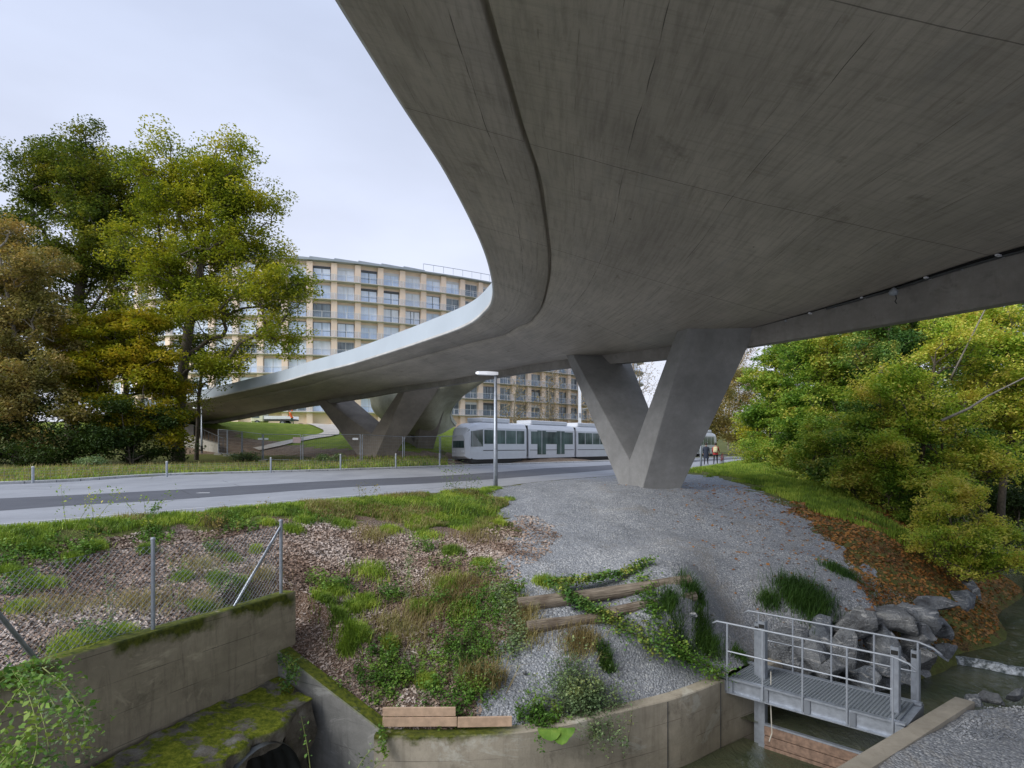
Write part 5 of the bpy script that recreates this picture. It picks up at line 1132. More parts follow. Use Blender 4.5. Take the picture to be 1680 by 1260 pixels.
def gb(px, Y, z=None):
    x = (px - 840) / F0 * Y; return (x, Y, ground(x, Y) if z is None else z)

# left group
tree('broadleaf_tree', 'tallest dark green tree at the back of the left group', gb(118, 56), [bl(110, 262, 56, 82, 82), bl(40, 300, 57, 62, 80), bl(165, 310, 55, 75, 90), bl(60, 420, 55, 80, 110), bl(170, 430, 56, 80, 110), bl(110, 560, 56, 100, 100), bl(228, 300, 55, 45, 60), bl(200, 400, 55, 70, 80)], 1000, 140000, .25, 't_dark', 11, .5, spread=.56, hollow=.5, flat=.62)
tree('broadleaf_tree', 'round yellow-green tree, rightmost of the left group, in front of the apartment block', gb(292, 48), [bl(300, 305, 48, 82, 80), bl(375, 330, 47, 70, 70), bl(260, 390, 48, 70, 90), bl(340, 420, 48, 90, 80), bl(410, 400, 48, 62, 66), bl(395, 335, 47, 55, 55), bl(350, 265, 47, 60, 42), bl(260, 300, 48, 55, 60), bl(440, 470, 46, 60, 50), bl(430, 480, 47, 58, 50), bl(350, 520, 47, 70, 55), bl(448, 540, 46, 45, 45), bl(370, 590, 45, 55, 32), bl(250, 500, 49, 60, 60)], 1050, 120000, .22, 't_olive', 23, .38, spread=.50, hollow=.55, flat=.62)
tree('autumn_tree', 'rusty brown thinly leaved tree at the left photo edge', gb(28, 41), [bl(20, 450, 41, 85, 100), bl(60, 540, 40, 65, 90), bl(-30, 560, 41, 90, 120), bl(40, 640, 39, 80, 80), bl(0, 380, 42, 50, 55), bl(70, 680, 39, 60, 50), bl(-20, 680, 39, 70, 50)], 700, 85000, .20, 't_rust', 37, .26, 'trunk_pale', spread=.36, hollow=.4, flat=.6)
tree('autumn_tree', 'golden green layered tree in front of the left group beside the ramp end', gb(215, 44), [bl(180, 560, 43, 75, 80), bl(240, 600, 43, 65, 90), bl(150, 650, 42, 70, 70), bl(270, 640, 44, 48, 70), bl(215, 530, 44, 50, 50), bl(120, 600, 43, 50, 60), bl(200, 690, 42, 75, 45), bl(265, 690, 43, 45, 40)], 700, 100000, .21, 't_gold', 41, .24, flat=.42, spread=.38, hollow=.4)
tree('small_tree', 'dark green lower branches reaching over the ramp parapet', gb(322, 50), [bl(345, 600, 49, 40, 28), bl(320, 560, 50, 45, 40), bl(300, 650, 50, 30, 40), bl(385, 575, 48, 40, 18)], 70, 7500, .22, 't_dark', 52, .14, spread=.6)
# dark ivy hedge under the trees
def bush(name, label, blobs, ncl, nlf, leaf, mat, seed, base, **k): return tree(name, label, base, blobs, ncl, nlf, leaf, mat, seed, k.pop('tr', .06), cat=k.pop('cat', 'bush'), stems=k.pop('stems', 3), **k)
bush('ivy_hedge', 'dark ivy hedge under the left trees, from the photo edge to the golden tree', [bl(30, 715, 39, 90, 62), bl(-80, 715, 38, 90, 62), bl(120, 715, 39, 60, 60)], 180, 30000, .17, 'bush_dark', 61, gb(40, 39), spread=.5, hollow=.7)
bush('ivy_hedge', 'dark ivy hedge under the golden tree beside the leaf-covered path', [bl(180, 712, 40, 60, 60), bl(245, 712, 42, 42, 52), bl(265, 700, 43, 32, 45)], 120, 20000, .17, 'bush_dark', 62, gb(215, 40.5), spread=.5, hollow=.7)

# right wood along the stream
T = tree
T('woodland_tree', 'green tree at the left edge of the right wood, touching the sky gap', gb(1262, 48), [bl(1262, 630, 48, 42, 55), bl(1285, 590, 47, 45, 45), bl(1255, 700, 47, 38, 50), bl(1300, 660, 46, 50, 60), bl(1300, 550, 46, 40, 50)], 520, 56000, .19, 't_lime', 71, .16, spread=.32)
T('woodland_tree', 'slim-trunked lime green tree, second in the right wood', gb(1345, 33), [bl(1340, 600, 33, 65, 70), bl(1385, 560, 32, 60, 55), bl(1330, 690, 32, 60, 60), bl(1400, 660, 32, 55, 60), bl(1310, 740, 33, 50, 30)], 620, 68000, .15, 't_lime', 72, .13, flat=.5, spread=.27)
T('woodland_tree', 'ivy-clad dark green tree in the middle of the right wood', gb(1448, 27), [bl(1450, 590, 27, 60, 75), bl(1480, 660, 26, 60, 60), bl(1420, 700, 26, 60, 55), bl(1500, 540, 28, 60, 60), bl(1400, 770, 25.5, 60, 32), bl(1440, 500, 28, 60, 50)], 640, 72000, .135, 't_green', 73, .2, flat=.55, spread=.25)
T('woodland_tree', 'yellow-leaved tree with layered sprays above the stream bank', gb(1500, 24.0), [bl(1450, 630, 23.5, 62, 36), bl(1535, 690, 23, 70, 34), bl(1600, 750, 22.5, 62, 36), bl(1520, 790, 22, 50, 28), bl(1620, 640, 24, 55, 40), bl(1560, 570, 24, 62, 40), bl(1465, 745, 22.5, 52, 30)], 620, 58000, .11, 't_yellow', 74, .11, flat=.5, spread=.24)
T('woodland_tree', 'golden tree with a long bare branch at the upper right', gb(1640, 25, -2), [bl(1640, 540, 25, 70, 38), bl(1680, 600, 24, 60, 45), bl(1590, 530, 26, 60, 35), bl(1660, 680, 24, 55, 40), bl(1720, 640, 25, 70, 90)], 420, 36000, .125, 't_yellow', 75, .13, 'trunk', spread=.25, flat=.5)
T('woodland_tree', 'dense dark tree closing the right wood behind the golden tree', gb(1620, 34, -1), [bl(1600, 560, 34, 110, 100), bl(1560, 680, 33, 90, 80), bl(1680, 700, 33, 90, 100), bl(1640, 800, 31, 100, 60), bl(1500, 740, 33, 80, 70)], 560, 60000, .19, 't_green', 76, .28, spread=.38)
T('woodland_tree', 'shaded broadleaf tree behind the ivy-clad tree', gb(1420, 42), [bl(1400, 560, 42, 90, 90), bl(1480, 580, 42, 80, 90), bl(1380, 700, 40, 80, 70), bl(1460, 720, 40, 90, 70)], 400, 50000, .18, 't_dark', 77, .28, spread=.6)
bush('leafy_shrub', 'bright yellow-green shrub overhanging the stream beside the boulders', [bl(1580, 830, 18.5, 55, 32), bl(1620, 880, 18, 50, 40), bl(1560, 890, 18, 60, 35), bl(1600, 925, 17.8, 55, 22), bl(1520, 850, 19, 30, 20), bl(1650, 930, 17, 40, 22), bl(1560, 800, 19.5, 45, 18)], 520, 42000, .075, 't_yellow', 78, (13.2, 18.7, -2.2), spread=.15, flat=.5)
bush('leafy_shrub', 'low green shrubs at the left foot of the right wood', [bl(1255, 745, 44, 45, 28), bl(1300, 755, 38, 40, 25), bl(1345, 790, 31, 35, 22)], 180, 22000, .12, 't_lime', 79, gb(1290, 39), spread=.35)
bush('leafy_shrub', 'small shrub at the foot of the slim-trunked tree above the leaf-strewn bank', [bl(1400, 800, 27, 45, 28), bl(1450, 815, 25.5, 35, 22)], 90, 9000, .11, 't_green', 80, gb(1405, 27), spread=.3)
bush('leafy_shrub', 'dark undergrowth shrub on the far side of the stream', [bl(1660, 830, 27, 60, 60), bl(1700, 900, 24, 70, 50)], 90, 9000, .13, 'bush_dark', 81, (21.5, 26.5, -3.4), spread=.45)
bush('leafy_shrub', 'dark shrub between the trunks of the right wood', [bl(1520, 820, 28, 60, 40), bl(1580, 810, 29, 60, 50), bl(1470, 800, 29, 50, 40)], 110, 14000, .14, 'bush_dark', 82, gb(1530, 29), spread=.5)
T('woodland_tree', 'low spreading green tree leaning over the leaf-strewn bank', gb(1455, 23.5), [bl(1400, 765, 24, 55, 32), bl(1330, 755, 29, 50, 26), bl(1425, 810, 24.5, 45, 22), bl(1490, 840, 22.5, 42, 22), bl(1480, 790, 23, 55, 30), bl(1350, 720, 27, 52, 36), bl(1545, 830, 22, 50, 26), bl(1430, 710, 24, 60, 36)], 560, 50000, .115, 't_lime', 84, .10, flat=.5, spread=.24)
T('woodland_tree', 'tall out-of-view tree on the far stream bank, added to darken the stream reflection', (27, 20, -2.5), [((27, 20, 4), (4, 4, 4)), ((25, 18, 8), (4, 4, 3)), ((27, 22, 0), (3, 3, 2))], 130, 12000, .25, 't_green', 83, .3, spread=.8)  # unseen tree, put in so the water reflects something dark
# trunks and limbs one can tell apart
def trunkline(pts, r, label, mat='trunk'):
    o = MB().tube([P(*q) for q in pts], [r * (1 - .6 * i / (len(pts) - 1)) for i in range(len(pts))], 7); t = thing('bare_trunk', label, 'tree trunk', P(*pts[0])); o.build('trunk', M[mat], t, smooth=True)
trunkline([(1545, 690, 21.5), (1590, 670, 21.5), (1620, 650, 21.7), (1660, 630, 22), (1720, 600, 22)], .05, 'long pale bare branch arching over the right wood', 'trunk_pale')
trunkline([(1560, 620, 22.6), (1590, 560, 22.6), (1615, 510, 22.6), (1640, 470, 22.8)], .035, 'steep pale trunk crossing the upper right of the wood', 'trunk_pale')
trunkline([(1430, 850, 24.5), (1434, 790, 24.6), (1440, 730, 24.8), (1446, 600, 25)], .19, 'thick dark trunk at the edge of the leaf-strewn bank')
trunkline([(1404, 830, 26.5), (1404, 780, 26.6), (1400, 720, 26.8)], .13, 'mossy trunk just left of the thick dark trunk')
# ivy column
rng = np.random.default_rng(9); n = 5000; hh = rng.random(n); a = rng.random(n) * 6.28; q0, q1 = P(1447, 790, 24.6), P(1462, 560, 25.2)
Pn = np.array(q0) + (np.array(q1) - np.array(q0)) * hh[:, None] + np.stack([np.cos(a), np.sin(a), a * 0], -1) * (.28 + .25 * rng.random(n))[:, None] * (1 - .4 * hh[:, None])
V, Fq = leafarr(Pn, .11, rng, .1); tag(arr('ivy', V, Fq, M['ivy'], base=tuple(q0)), 'column of dark ivy climbing the thick trunk', 'ivy')
# autumn trees far behind
for i, (px, py, Y, rx, ry, mat, lab, lf) in enumerate([(990, 640, 120, 45, 55, 't_bare', 'thin autumn tree seen through the legs of the near pier', 2600), (1045, 650, 130, 40, 55, 't_bare', 'nearly bare tree before the rounded balconies', 2200), (1165, 660, 110, 45, 60, 't_rust', 'brown autumn tree right of the near pier', 9000), (1215, 655, 120, 40, 60, 't_rust', 'tan autumn tree behind the tram end', 8000), (1195, 600, 140, 40, 60, 't_bare', 'tall reddish tree high behind the tan tree', 6000), (905, 650, 108, 28, 45, 't_bare', 'young sparse tree in front of the right part of the apartment block', 1200), (845, 660, 104, 22, 40, 't_bare', 'young thin tree beside the street lamp head', 700), (1260, 690, 90, 40, 45, 't_olive', 'green-brown tree at the end of the road', 7000), (700, 668, 96, 10, 18, 't_bare', 'tiny staked tree', 0)][:8]):
    T('autumn_tree', lab, gb(px, Y, 0.), [bl(px, py, Y, rx, ry), bl(px, py + ry * .8, Y, rx * .8, ry * .6), bl(px - rx * .5, py + ry * .6, Y, rx * .7, ry * .5), bl(px + rx * .4, py - ry * .5, Y, rx * .6, ry * .5)], 160, lf * (1 if i in (0, 1, 5, 6) else 3), .30, mat, 90 + i, .22, 'trunk_pale', spread=.9, flat=.8)
# forest mass behind the right wood, its depth shade put into the leaf colour
rng = np.random.default_rng(77); cs = []
for px in range(1330, 1900, 30):
    for row in range(4):
        Y = 62 + row * 9 + rng.uniform(-3, 3); x = (px - 840) / F0 * Y + rng.uniform(-2, 2)
        if px < 1300: continue
        cs.append((x, Y, rng.uniform(2, 17)))
cs = np.array(cs); k = 520; Pn = (cs[:, None] + rng.normal(size=(len(cs), k, 3)) * np.array([2.6, 2, 3])).reshape(-1, 3)
V, Fq = leafarr(Pn, .42, rng, .4); tag(arr('woods_foliage', V, Fq, M['bush_dark'], base=(50, 80, 0)), 'dark wood filling the slope behind the stream', None, None, 'stuff')

# ------------------------------------------------------------------ ground cover
frontx = np.array([p.x for p in road_near]); fronty = np.array([p.y for p in road_near])
def scatter(n, zone, seed, xr=(-14, 20), yr=(4.5, 30), dens=None):
    """n points on the near ground inside a zone outline, equal density on the ground or thinned with distance"""
    rng = np.random.default_rng(seed); out = np.zeros((0, 3))
    while len(out) < n:
        x = rng.uniform(*xr, n * 2); y = rng.uniform(*yr, n * 2); z = zat(x, y); px, py = pix(x, y, z)
        k = ~inpoly(x, y, cutpoly) & (y < np.interp(x, frontx, fronty) - .1) & (dist_line(x, y, WC) > .12) & (dist_line(x, y, WING) > .2) & (z > -3.4)
        if zone is not None: k &= np.any([inpoly(px + (vnoise(x, y, .6, 31) - .5) * 40, py + (vnoise(x, y, .6, 32) - .5) * 22, q) for q in zone], axis=0)
        if dens is not None: k &= rng.random(len(x)) < dens(x, y)
        out = np.concatenate([out, np.stack([x, y, z], -1)[k]])
        if k.sum() < 5: break
    return out[:n], rng
def flatbits(pts, L, rng, wr, th=.0, jit=.5):
    n = len(pts); nn = np.stack([rng.normal(size=n) * jit, rng.normal(size=n) * jit - .12, np.ones(n)], -1); nn /= np.linalg.norm(nn, axis=1)[:, None]; d = rng.normal(size=(n, 3)); d -= nn * (d * nn).sum(1)[:, None]; d /= np.linalg.norm(d, axis=1)[:, None]; s = np.cross(nn, d)
    L = np.broadcast_to(L, (n,))[:, None]; Wd_ = L * (wr[0] + (wr[1] - wr[0]) * rng.random((n, 1))); c_ = pts + nn * .012
    V = np.stack([c_ - d * L / 2 - s * Wd_ / 2, c_ + d * L / 2 - s * Wd_ * .4, c_ + d * L / 2 + s * Wd_ * .5, c_ - d * L * .45 + s * Wd_ / 2], 1).reshape(-1, 3); return V, np.arange(n * 4, dtype=np.int32).reshape(-1, 4)
# wood chips
pts, rng = scatter(62000, [Z_CHIP], 101, (-13, 2), (5, 16)); V, Fq = flatbits(pts, .022 + .05 * rng.random(len(pts)), rng, (.3, .7)); tag(arr('wood_chip_litter', V, Fq, M['chips']), 'pale brown wood chips covering the slope behind the wall', None, None, 'stuff')
pts, rng = scatter(3800, [[(770, 850), (850, 845), (930, 862), (900, 905), (850, 930), (840, 1000), (780, 1010), (800, 940)]], 107, (-2, 3), (9, 22)); pts = pts[rng.random(len(pts)) < .8]; V, Fq = flatbits(pts, .03 + .05 * rng.random(len(pts)), rng, (.3, .7)); tag(arr('wood_chip_litter', V, Fq, M['chips']), 'wood chips strewn over the left edge of the gravel', None, None, 'stuff')
# gravel stones as little wedges
def stones(pts, sz, rng):
    n = len(pts); base = np.array([[1, 0, 0], [-.3, .9, .0], [-.9, -.5, 0], [.2, -.8, .1], [.0, .1, .75]]); F5 = np.array([[0, 1, 4], [1, 2, 4], [2, 3, 4], [3, 0, 4]])
    a = rng.random(n) * 6.28; ca, sa_ = np.cos(a), np.sin(a); B = np.broadcast_to(base, (n, 5, 3)) * (.7 + .6 * rng.random((n, 5, 1))); s = sz[:, None, None]
    x = B[..., 0] * ca[:, None] - B[..., 1] * sa_[:, None]; y = B[..., 0] * sa_[:, None] + B[..., 1] * ca[:, None]; V = np.stack([x, y, B[..., 2]], -1) * s + pts[:, None] - np.array([0, 0, .004])
    return V.reshape(-1, 3), (F5[None] + (np.arange(n) * 5)[:, None, None]).reshape(-1, 3)
pts, rng = scatter(70000, [Z_GRAVEL], 102, (-2, 14), (9.5, 26), lambda x, y: np.clip((15 / y) ** 2, 0, 1)); V, Fq = stones(pts, .009 + .017 * rng.random(len(pts)) ** 3, rng); tag(arr('gravel', V, Fq, M['stones']), 'loose grey crushed gravel', None, None, 'stuff')
rng = np.random.default_rng(103); x = rng.uniform(3.6, 14, 60000); y = rng.uniform(7, 12.5, 60000); ok = ((x - 4.3) * .6 - (y - 8.55) * .8 > -.0 + .34) ; ok &= (x - 4.3) * .5966 - (y - 8.55) * .8025 > .42; ok &= y < np.interp(x, [7.75, 8.6, 9.6, 12, 16], [11.0, 11.0, 11.5, 12.5, 14]) - .3
pts = np.stack([x, y, np.full_like(x, -2.85)], -1)[ok]; V, Fq = stones(pts, .009 + .02 * rng.random(len(pts)) ** 3, rng); tag(arr('gravel', V, Fq, M['stones']), 'loose grey gravel beside the low wall', None, None, 'stuff')
# fallen leaves
pts, rng = scatter(8500, [Z_LEAF, [(1380, 880), (1500, 900), (1600, 1000), (1440, 1005)]], 104, (5, 19), (13, 28)); V, Fq = flatbits(pts, .06 + .05 * rng.random(len(pts)), rng, (.6, .9), jit=.5)
p2, rng2 = scatter(900, [Z_GRAVEL], 105, (3.5, 14), (12, 26), lambda x, y: np.clip((x - 3.2) / 9, 0.02, 1) ** 2); V2, F2 = flatbits(p2, .05 + .04 * rng2.random(len(p2)), rng2, (.6, .9), jit=.3)
p3, rng3 = scatter(2600, [Z_VERGE2], 106, (8, 26), (18, 50)); V3_, F3 = flatbits(p3, .07, rng3, (.6, .9), jit=.4)
tag(arr('fallen_leaves', np.concatenate([V, V2, V3_]), np.concatenate([Fq, F2 + len(V), F3 + len(V) + len(V2)]), M['litter']), 'orange brown fallen leaves scattered over the bank and gravel', None, None, 'stuff')
# grass
def blades(pts, h, w, rng, lean=.5, segs=2):
    n = len(pts); a = rng.random(n) * 6.28; hh = (h * (.5 + .8 * rng.random(n)))[:, None]; d = np.stack([np.cos(a), np.sin(a), np.zeros(n)], -1); s = np.stack([-np.sin(a + .7), np.cos(a + .7), np.zeros(n)], -1) * (w / 2); ln = (lean * rng.random(n))[:, None]
    b = pts; m = b + np.array([0, 0, 1.]) * hh * .6 + d * hh * ln * .35; t = b + np.array([0, 0, 1.]) * hh * (1 - .35 * ln) + d * hh * ln
    V = np.stack([b - s, b + s, m + s * .7, m - s * .7, t], 1).reshape(-1, 3); i = np.arange(n) * 5
    return V, np.concatenate([np.stack([i, i + 1, i + 2], -1), np.stack([i, i + 2, i + 3], -1), np.stack([i + 3, i + 2, i + 4], -1)])
def grassobj(name, label, sets, mat, kind='stuff', base=None):
    Vs, Fs, o = [], [], 0
    for V, Fq in sets: Vs.append(V); Fs.append(Fq + o); o += len(V)
    return tag(arr(name, np.concatenate(Vs), np.concatenate(Fs), mat, base=base), label, None, None, kind)
near_w = lambda x, y: np.clip((16 / y) ** 2, 0, 1)
p1, r1 = scatter(52000, [Z_VERGE], 110, (-14, 3), (7, 26), near_w); g1_ = blades(p1, .095, .015, r1, .8)
grassobj('verge_grass', 'bright green grass strip along the near road edge', [g1_], M['grass']); p1 = p1[vnoise(p1[:, 0], p1[:, 1], .7, 41) > .62][::2]; grassobj('dry_grass', 'straw-coloured blades mixed into the near verge', [blades(p1, .15, .012, r1, 1.2)], M['grass_dry'])
p1, r1 = scatter(42000, [Z_VERGE2], 111, (6, 28), (16, 58), lambda x, y: np.clip((26 / y) ** 2, 0, 1)); g1_ = blades(p1, .17, .026, r1); grassobj('verge_grass', 'green grass strip between the gravel mound and the wood', [g1_], M['grass'])
rng = np.random.default_rng(112); n = 60000; tt = rng.random(n); ii = tt * (len(road_far) - 4) + 2; fx = np.array([p.x for p in road_far]); fy = np.array([p.y for p in road_far]); px_ = np.interp(ii, range(len(fx)), fx); py_ = np.interp(ii, range(len(fy)), fy); off = .45 + rng.random(n) ** 1.2 * 8.5
x = px_ - off * .80; y = py_ + off * .6; z = zat(x, y); a, b = pix(x, y, z); ok = ~inpoly(x, y, rp) & (dist_line(x, y, rp) > .4) & (a < 735) & ~((b < 750) & (a > 560)) & (a > -200)
pts = np.stack([x, y, z], -1)[ok]; grassobj('meadow_grass', 'rough green grass behind the far kerb', [blades(pts, .20, .04, rng)], M['grass'])
pts = pts[rng.random(len(pts)) < .22]; grassobj('dry_grass', 'pale seed heads in the far verge grass', [blades(pts, .34, .03, rng)], M['grass_dry'])
# patchy weeds over the chip slope : dense seeds around clump centres
def clumps(cents, n, sig, seed):
    rng = np.random.default_rng(seed); c_ = np.array(cents); k = rng.integers(0, len(c_), n); w = c_[k, 3]; x = c_[k, 0] + rng.normal(size=n) * sig * w; y = c_[k, 1] + rng.normal(size=n) * sig * w; ok = ~inpoly(x, y, cutpoly) & (dist_line(x, y, WC) > .1) & (dist_line(x, y, WING) > .2) & (y < np.interp(x, frontx, fronty) - .05)
    x, y = x[ok], y[ok]; return np.stack([x, y, zat(x, y)], -1), rng
def cen(lst, Z=None):
    out = []
    for px, py, w in lst:   # find the ground under a photo position
        ys_ = np.linspace(5.5, 40, 900); xx = (px - 840) / F0 * ys_; zz = zat(xx, ys_); pp = HY + (CZ - zz) / ys_ * F0; okk = ~inpoly(xx, ys_, cutpoly); pp = np.where(okk, pp, 1e9); j = int(np.argmin(np.abs(pp - py))); out.append((xx[j], ys_[j], zz[j], w))
    return out
C_G = cen([(610, 940, 1.3), (590, 1040, .5), (640, 870, .8), (560, 860, .8), (500, 855, .8), (700, 880, 1), (760, 850, 1.2), (790, 830, 1), (720, 835, 1.2), (740, 905, .7), (790, 925, .6), (550, 970, .7), (600, 990, .7), (580, 1000, .5), (530, 985, .6), (555, 1010, .5), (690, 1000, .7), (570, 1045, .5), (640, 1060, .4), (480, 870, .6), (440, 860, .5), (400, 1000, .5),
           (330, 1000, .5), (150, 1060, .8), (120, 1065, .7), (200, 1040, .5), (70, 960, .7), (20, 940, .6), (300, 950, .4), (380, 920, .4), (355, 950, .4), (40, 1000, .6), (700, 1120, .5), (760, 1000, .8), (820, 860, .5), (735, 960, 1), (420, 905, .3), (240, 905, .4), (60, 905, .5), (160, 900, .4), (120, 920, .4)])
pts, r_ = clumps(C_G, 30000, .17, 120); grassobj('weed_grass', 'patches of green grass scattered over the wood chips', [blades(pts, .14, .014, r_, .9)], M['grass'])
C_D = cen([(700, 1010, 1), (680, 1040, 1), (640, 1030, .7), (740, 990, .8), (720, 960, 1), (770, 960, .8), (860, 1010, .6), (870, 1040, .5), (940, 1060, .5), (960, 1050, .5), (610, 880, .8), (780, 880, 1), (540, 850, 1), (330, 930, .9), (350, 990, .9), (230, 990, .8), (100, 1000, 1), (430, 950, .5), (650, 850, 1), (700, 840, 1)])
pts, r_ = clumps(C_D, 7000, .28, 121); grassobj('dry_grass', 'straw-coloured dry grass on the slope', [blades(pts, .24, .010, r_, 1.3)], M['grass_dry'])
def drop(px, py, y0, y1):
    ys_ = np.linspace(y0, y1, 1500); xx = (px - 840) / F0 * ys_; zz = zat(xx, ys_); pp = HY + (CZ - zz) / ys_ * F0; j = int(np.argmin(np.abs(pp - py))); return Vector((xx[j], ys_[j], zz[j] + .05))
o1 = spline([tuple(drop(*q, 50, 90)) for q in ((487, 695), (535, 698), (556, 708), (546, 716), (505, 723), (460, 733), (425, 740))], 8); o2 = spline([tuple(drop(*q, 50, 90)) for q in ((492, 698), (520, 702), (531, 708), (524, 713), (495, 719), (452, 728), (415, 736))], 8); m_ = len(o1)
o1[:, 2] = zat(o1[:, 0], o1[:, 1]) + .10; o2[:, 2] = zat(o2[:, 0], o2[:, 1]) + .10; mid = (o1 + o2) / 2; mid[:, 2] = zat(mid[:, 0], mid[:, 1]) + .12
pv = np.concatenate([o1, mid, o2]); tag(arr('path', pv, np.array([[i, i + 1, m_ + i + 1, m_ + i] for i in range(m_ - 1)] + [[m_ + i, m_ + i + 1, 2 * m_ + i + 1, 2 * m_ + i] for i in range(m_ - 1)]), plain('cream_path', (.62, .56, .47), .9, 0, .15, 1)), 'cream gravel path curving over the lawn', None, None, 'structure')
def onlog(px, py, up): c_ = cen([(px, py, 1)])[0]; return Vector((c_[0], c_[1], c_[2] + up))
log('log', onlog(850, 1002, .10), onlog(1131, 962, .10), .135, 'upper long weathered log lying across the gravel bank', 3)
log('log', onlog(866, 1038, .07), onlog(1010, 1012, .07), .12, 'lower left log half buried under the vines', 8)
log('log', onlog(990, 1012, .07), onlog(1140, 992, .08), .11, 'lower right log end below the upper log', 5)
# leafy weeds: short stems with leaves
def weeds(pts, rng, h, leaf, k):
    n = len(pts); P_ = np.repeat(pts, k, 0); f = rng.random(len(P_)); hh = np.repeat(h * (.4 + .8 * rng.random(n)), k); a = rng.random(len(P_)) * 6.28; r = hh * .35 * rng.random(len(P_)); P_ = P_ + np.stack([np.cos(a) * r, np.sin(a) * r, hh * f], -1); return leafarr(P_, leaf * (.6 + .8 * rng.random(len(P_))), rng, .5)
C_W = cen([(770, 1000, .9), (760, 1040, .9), (790, 1060, .8), (740, 1080, .8), (770, 1110, .7), (720, 1100, .8), (640, 1100, .8), (620, 1080, .6), (760, 1150, .5), (780, 1130, .5), (560, 965, .5), (530, 960, .6), (800, 980, .7), (820, 1000, .6), (790, 940, .6), (640, 1140, .6), (720, 1140, .5), (540, 1180, .4), (740, 930, .8), (715, 990, .5), (700, 900, .6), (840, 970, .5), (800, 1025, .7), (750, 1070, .7), (640, 980, .4), (380, 960, .5), (370, 1010, .3), (160, 1050, .5), (600, 1110, .5), (745, 1180, .3), (770, 830, .6), (350, 905, .4), (150, 905, .5), (20, 970, .7)])
pts, r_ = clumps(C_W, 1150, .30, 122); V, Fq = weeds(pts, r_, .26, .05, 14); grassobj('leafy_weeds', 'leafy green weeds creeping down the middle of the slope', [(V, Fq)], M['weed'])
# thin moss fringe and weeds on verge edges
C_V = cen([(120, 905, .8), (250, 880, .6), (60, 915, .8), (400, 866, .6), (520, 850, .8), (660, 845, 1), (740, 840, 1.1), (790, 825, .7), (10, 920, .6)]); pts, r_ = clumps(C_V, 700, .35, 123); V, Fq = weeds(pts, r_, .18, .05, 10); grassobj('leafy_weeds', 'low broad-leaved weeds along the lower edge of the verge', [(V, Fq)], M['weed'])
# single plants
def plant(name, label, px, py, n, h, leaf, k, sig, mat, seed, cat='plant', bladesn=0, bmat='grass_dark', hb=.35, group=None, stem=True):
    c_ = cen([(px, py, 1)])[0]; rng = np.random.default_rng(seed); t = thing(name, label, cat, c_[:3], 0, group)
    if n:
        x = c_[0] + rng.normal(size=n) * sig; y = c_[1] + rng.normal(size=n) * sig * .8; pts = np.stack([x, y, zat(x, y)], -1); V, Fq = weeds(pts, rng, h, leaf, k); arr('foliage', V, Fq, M[mat], t)
        if stem:
            sg = [(p, p + np.array([rng.normal() * .05, rng.normal() * .05, h * .8]), .005, .002) for p in pts[:60]]; V, Fq = tubes(sg, 4); arr('stem', V, Fq, M['trunk'], t)
    if bladesn:
        x = c_[0] + rng.normal(size=bladesn) * sig; y = c_[1] + rng.normal(size=bladesn) * sig * .7; pts = np.stack([x, y, zat(x, y)], -1); V, Fq = blades(pts, hb, .012, rng, 1.2); arr('blades', V, Fq, M[bmat], t)
    return t
plant('grass_clump', 'large dark green grass clump in the middle of the right gravel slope', 1320, 985, 0, 0, 0, 0, .30, 'weed', 131, 'grass clump', 2600, 'grass_dark', .34)
plant('grass_clump', 'small dark grass tuft left of the large gravel-slope clump', 1262, 988, 0, 0, 0, 0, .15, 'weed', 132, 'grass clump', 500, 'grass_dark', .2)
plant('grass_clump', 'dark grass clump on the upper right gravel near the fallen leaves', 1378, 938, 0, 0, 0, 0, .20, 'weed', 133, 'grass clump', 900, 'grass_dark', .18)
plant('grass_clump', 'dark trailing grass clump right of the log ends', 1150, 1045, 0, 0, 0, 0, .17, 'weed', 134, 'grass clump', 1500, 'grass_dark', .32)
plant('grass_clump', 'dark grass clump directly under the lower right log', 1108, 1025, 0, 0, 0, 0, .16, 'weed', 135, 'grass clump', 1000, 'grass_dark', .28)
plant('grass_clump', 'bright green grass tuft above the upper log', 895, 958, 0, 0, 0, 0, .12, 'weed', 136, 'grass clump', 700, 'grass', .16)
plant('grass_clump', 'small grass tuft on the lower gravel below the vines', 993, 1092, 40, .16, .03, 8, .08, 'weed', 137, 'grass clump', 400, 'grass_dark', .2)
plant('grass_clump', 'green grass tuft behind the footbridge start', 1220, 1082, 0, 0, 0, 0, .12, 'weed', 138, 'grass clump', 500, 'grass_dark', .14)
plant('grass_clump', 'arching grass clump on the wood chips below the fence corner', 577, 1050, 0, 0, 0, 0, .09, 'weed', 139, 'grass clump', 700, 'grass', .30)
plant('weed_bush', 'grey-green bushy weed on the channel wall rim', 960, 1168, 260, .42, .045, 26, .30, 'weed_blue', 140, 'bush')
plant('weed_bush', 'leafy green weed at the left end of the bushy rim plants', 890, 1185, 120, .25, .05, 18, .18, 'weed', 141, 'bush')
plant('weed_bush', 'tall dark green weed patch in the middle of the chip slope', 775, 1075, 70, .45, .045, 24, .28, 'weed', 142, 'bush')
plant('weed_bush', 'brownish green weed thicket right of the chip slope centre', 790, 1120, 70, .3, .035, 18, .18, 'weed_blue', 143, 'bush', 500, 'grass_dry', .4)
plant('weed_bush', 'green weed patch at the foot of the chip slope', 655, 1105, 60, .26, .05, 16, .22, 'weed', 144, 'bush')
plant('weed_bush', 'bushy grass tussock beside the street lamp foot', 760, 842, 110, .3, .05, 14, .45, 'weed', 145, 'bush', 1600, 'grass', .35)
plant('weed_bush', 'reddish brown weed in the verge above the fence', 352, 864, 50, .25, .04, 12, .2, 't_rust', 146, 'bush')
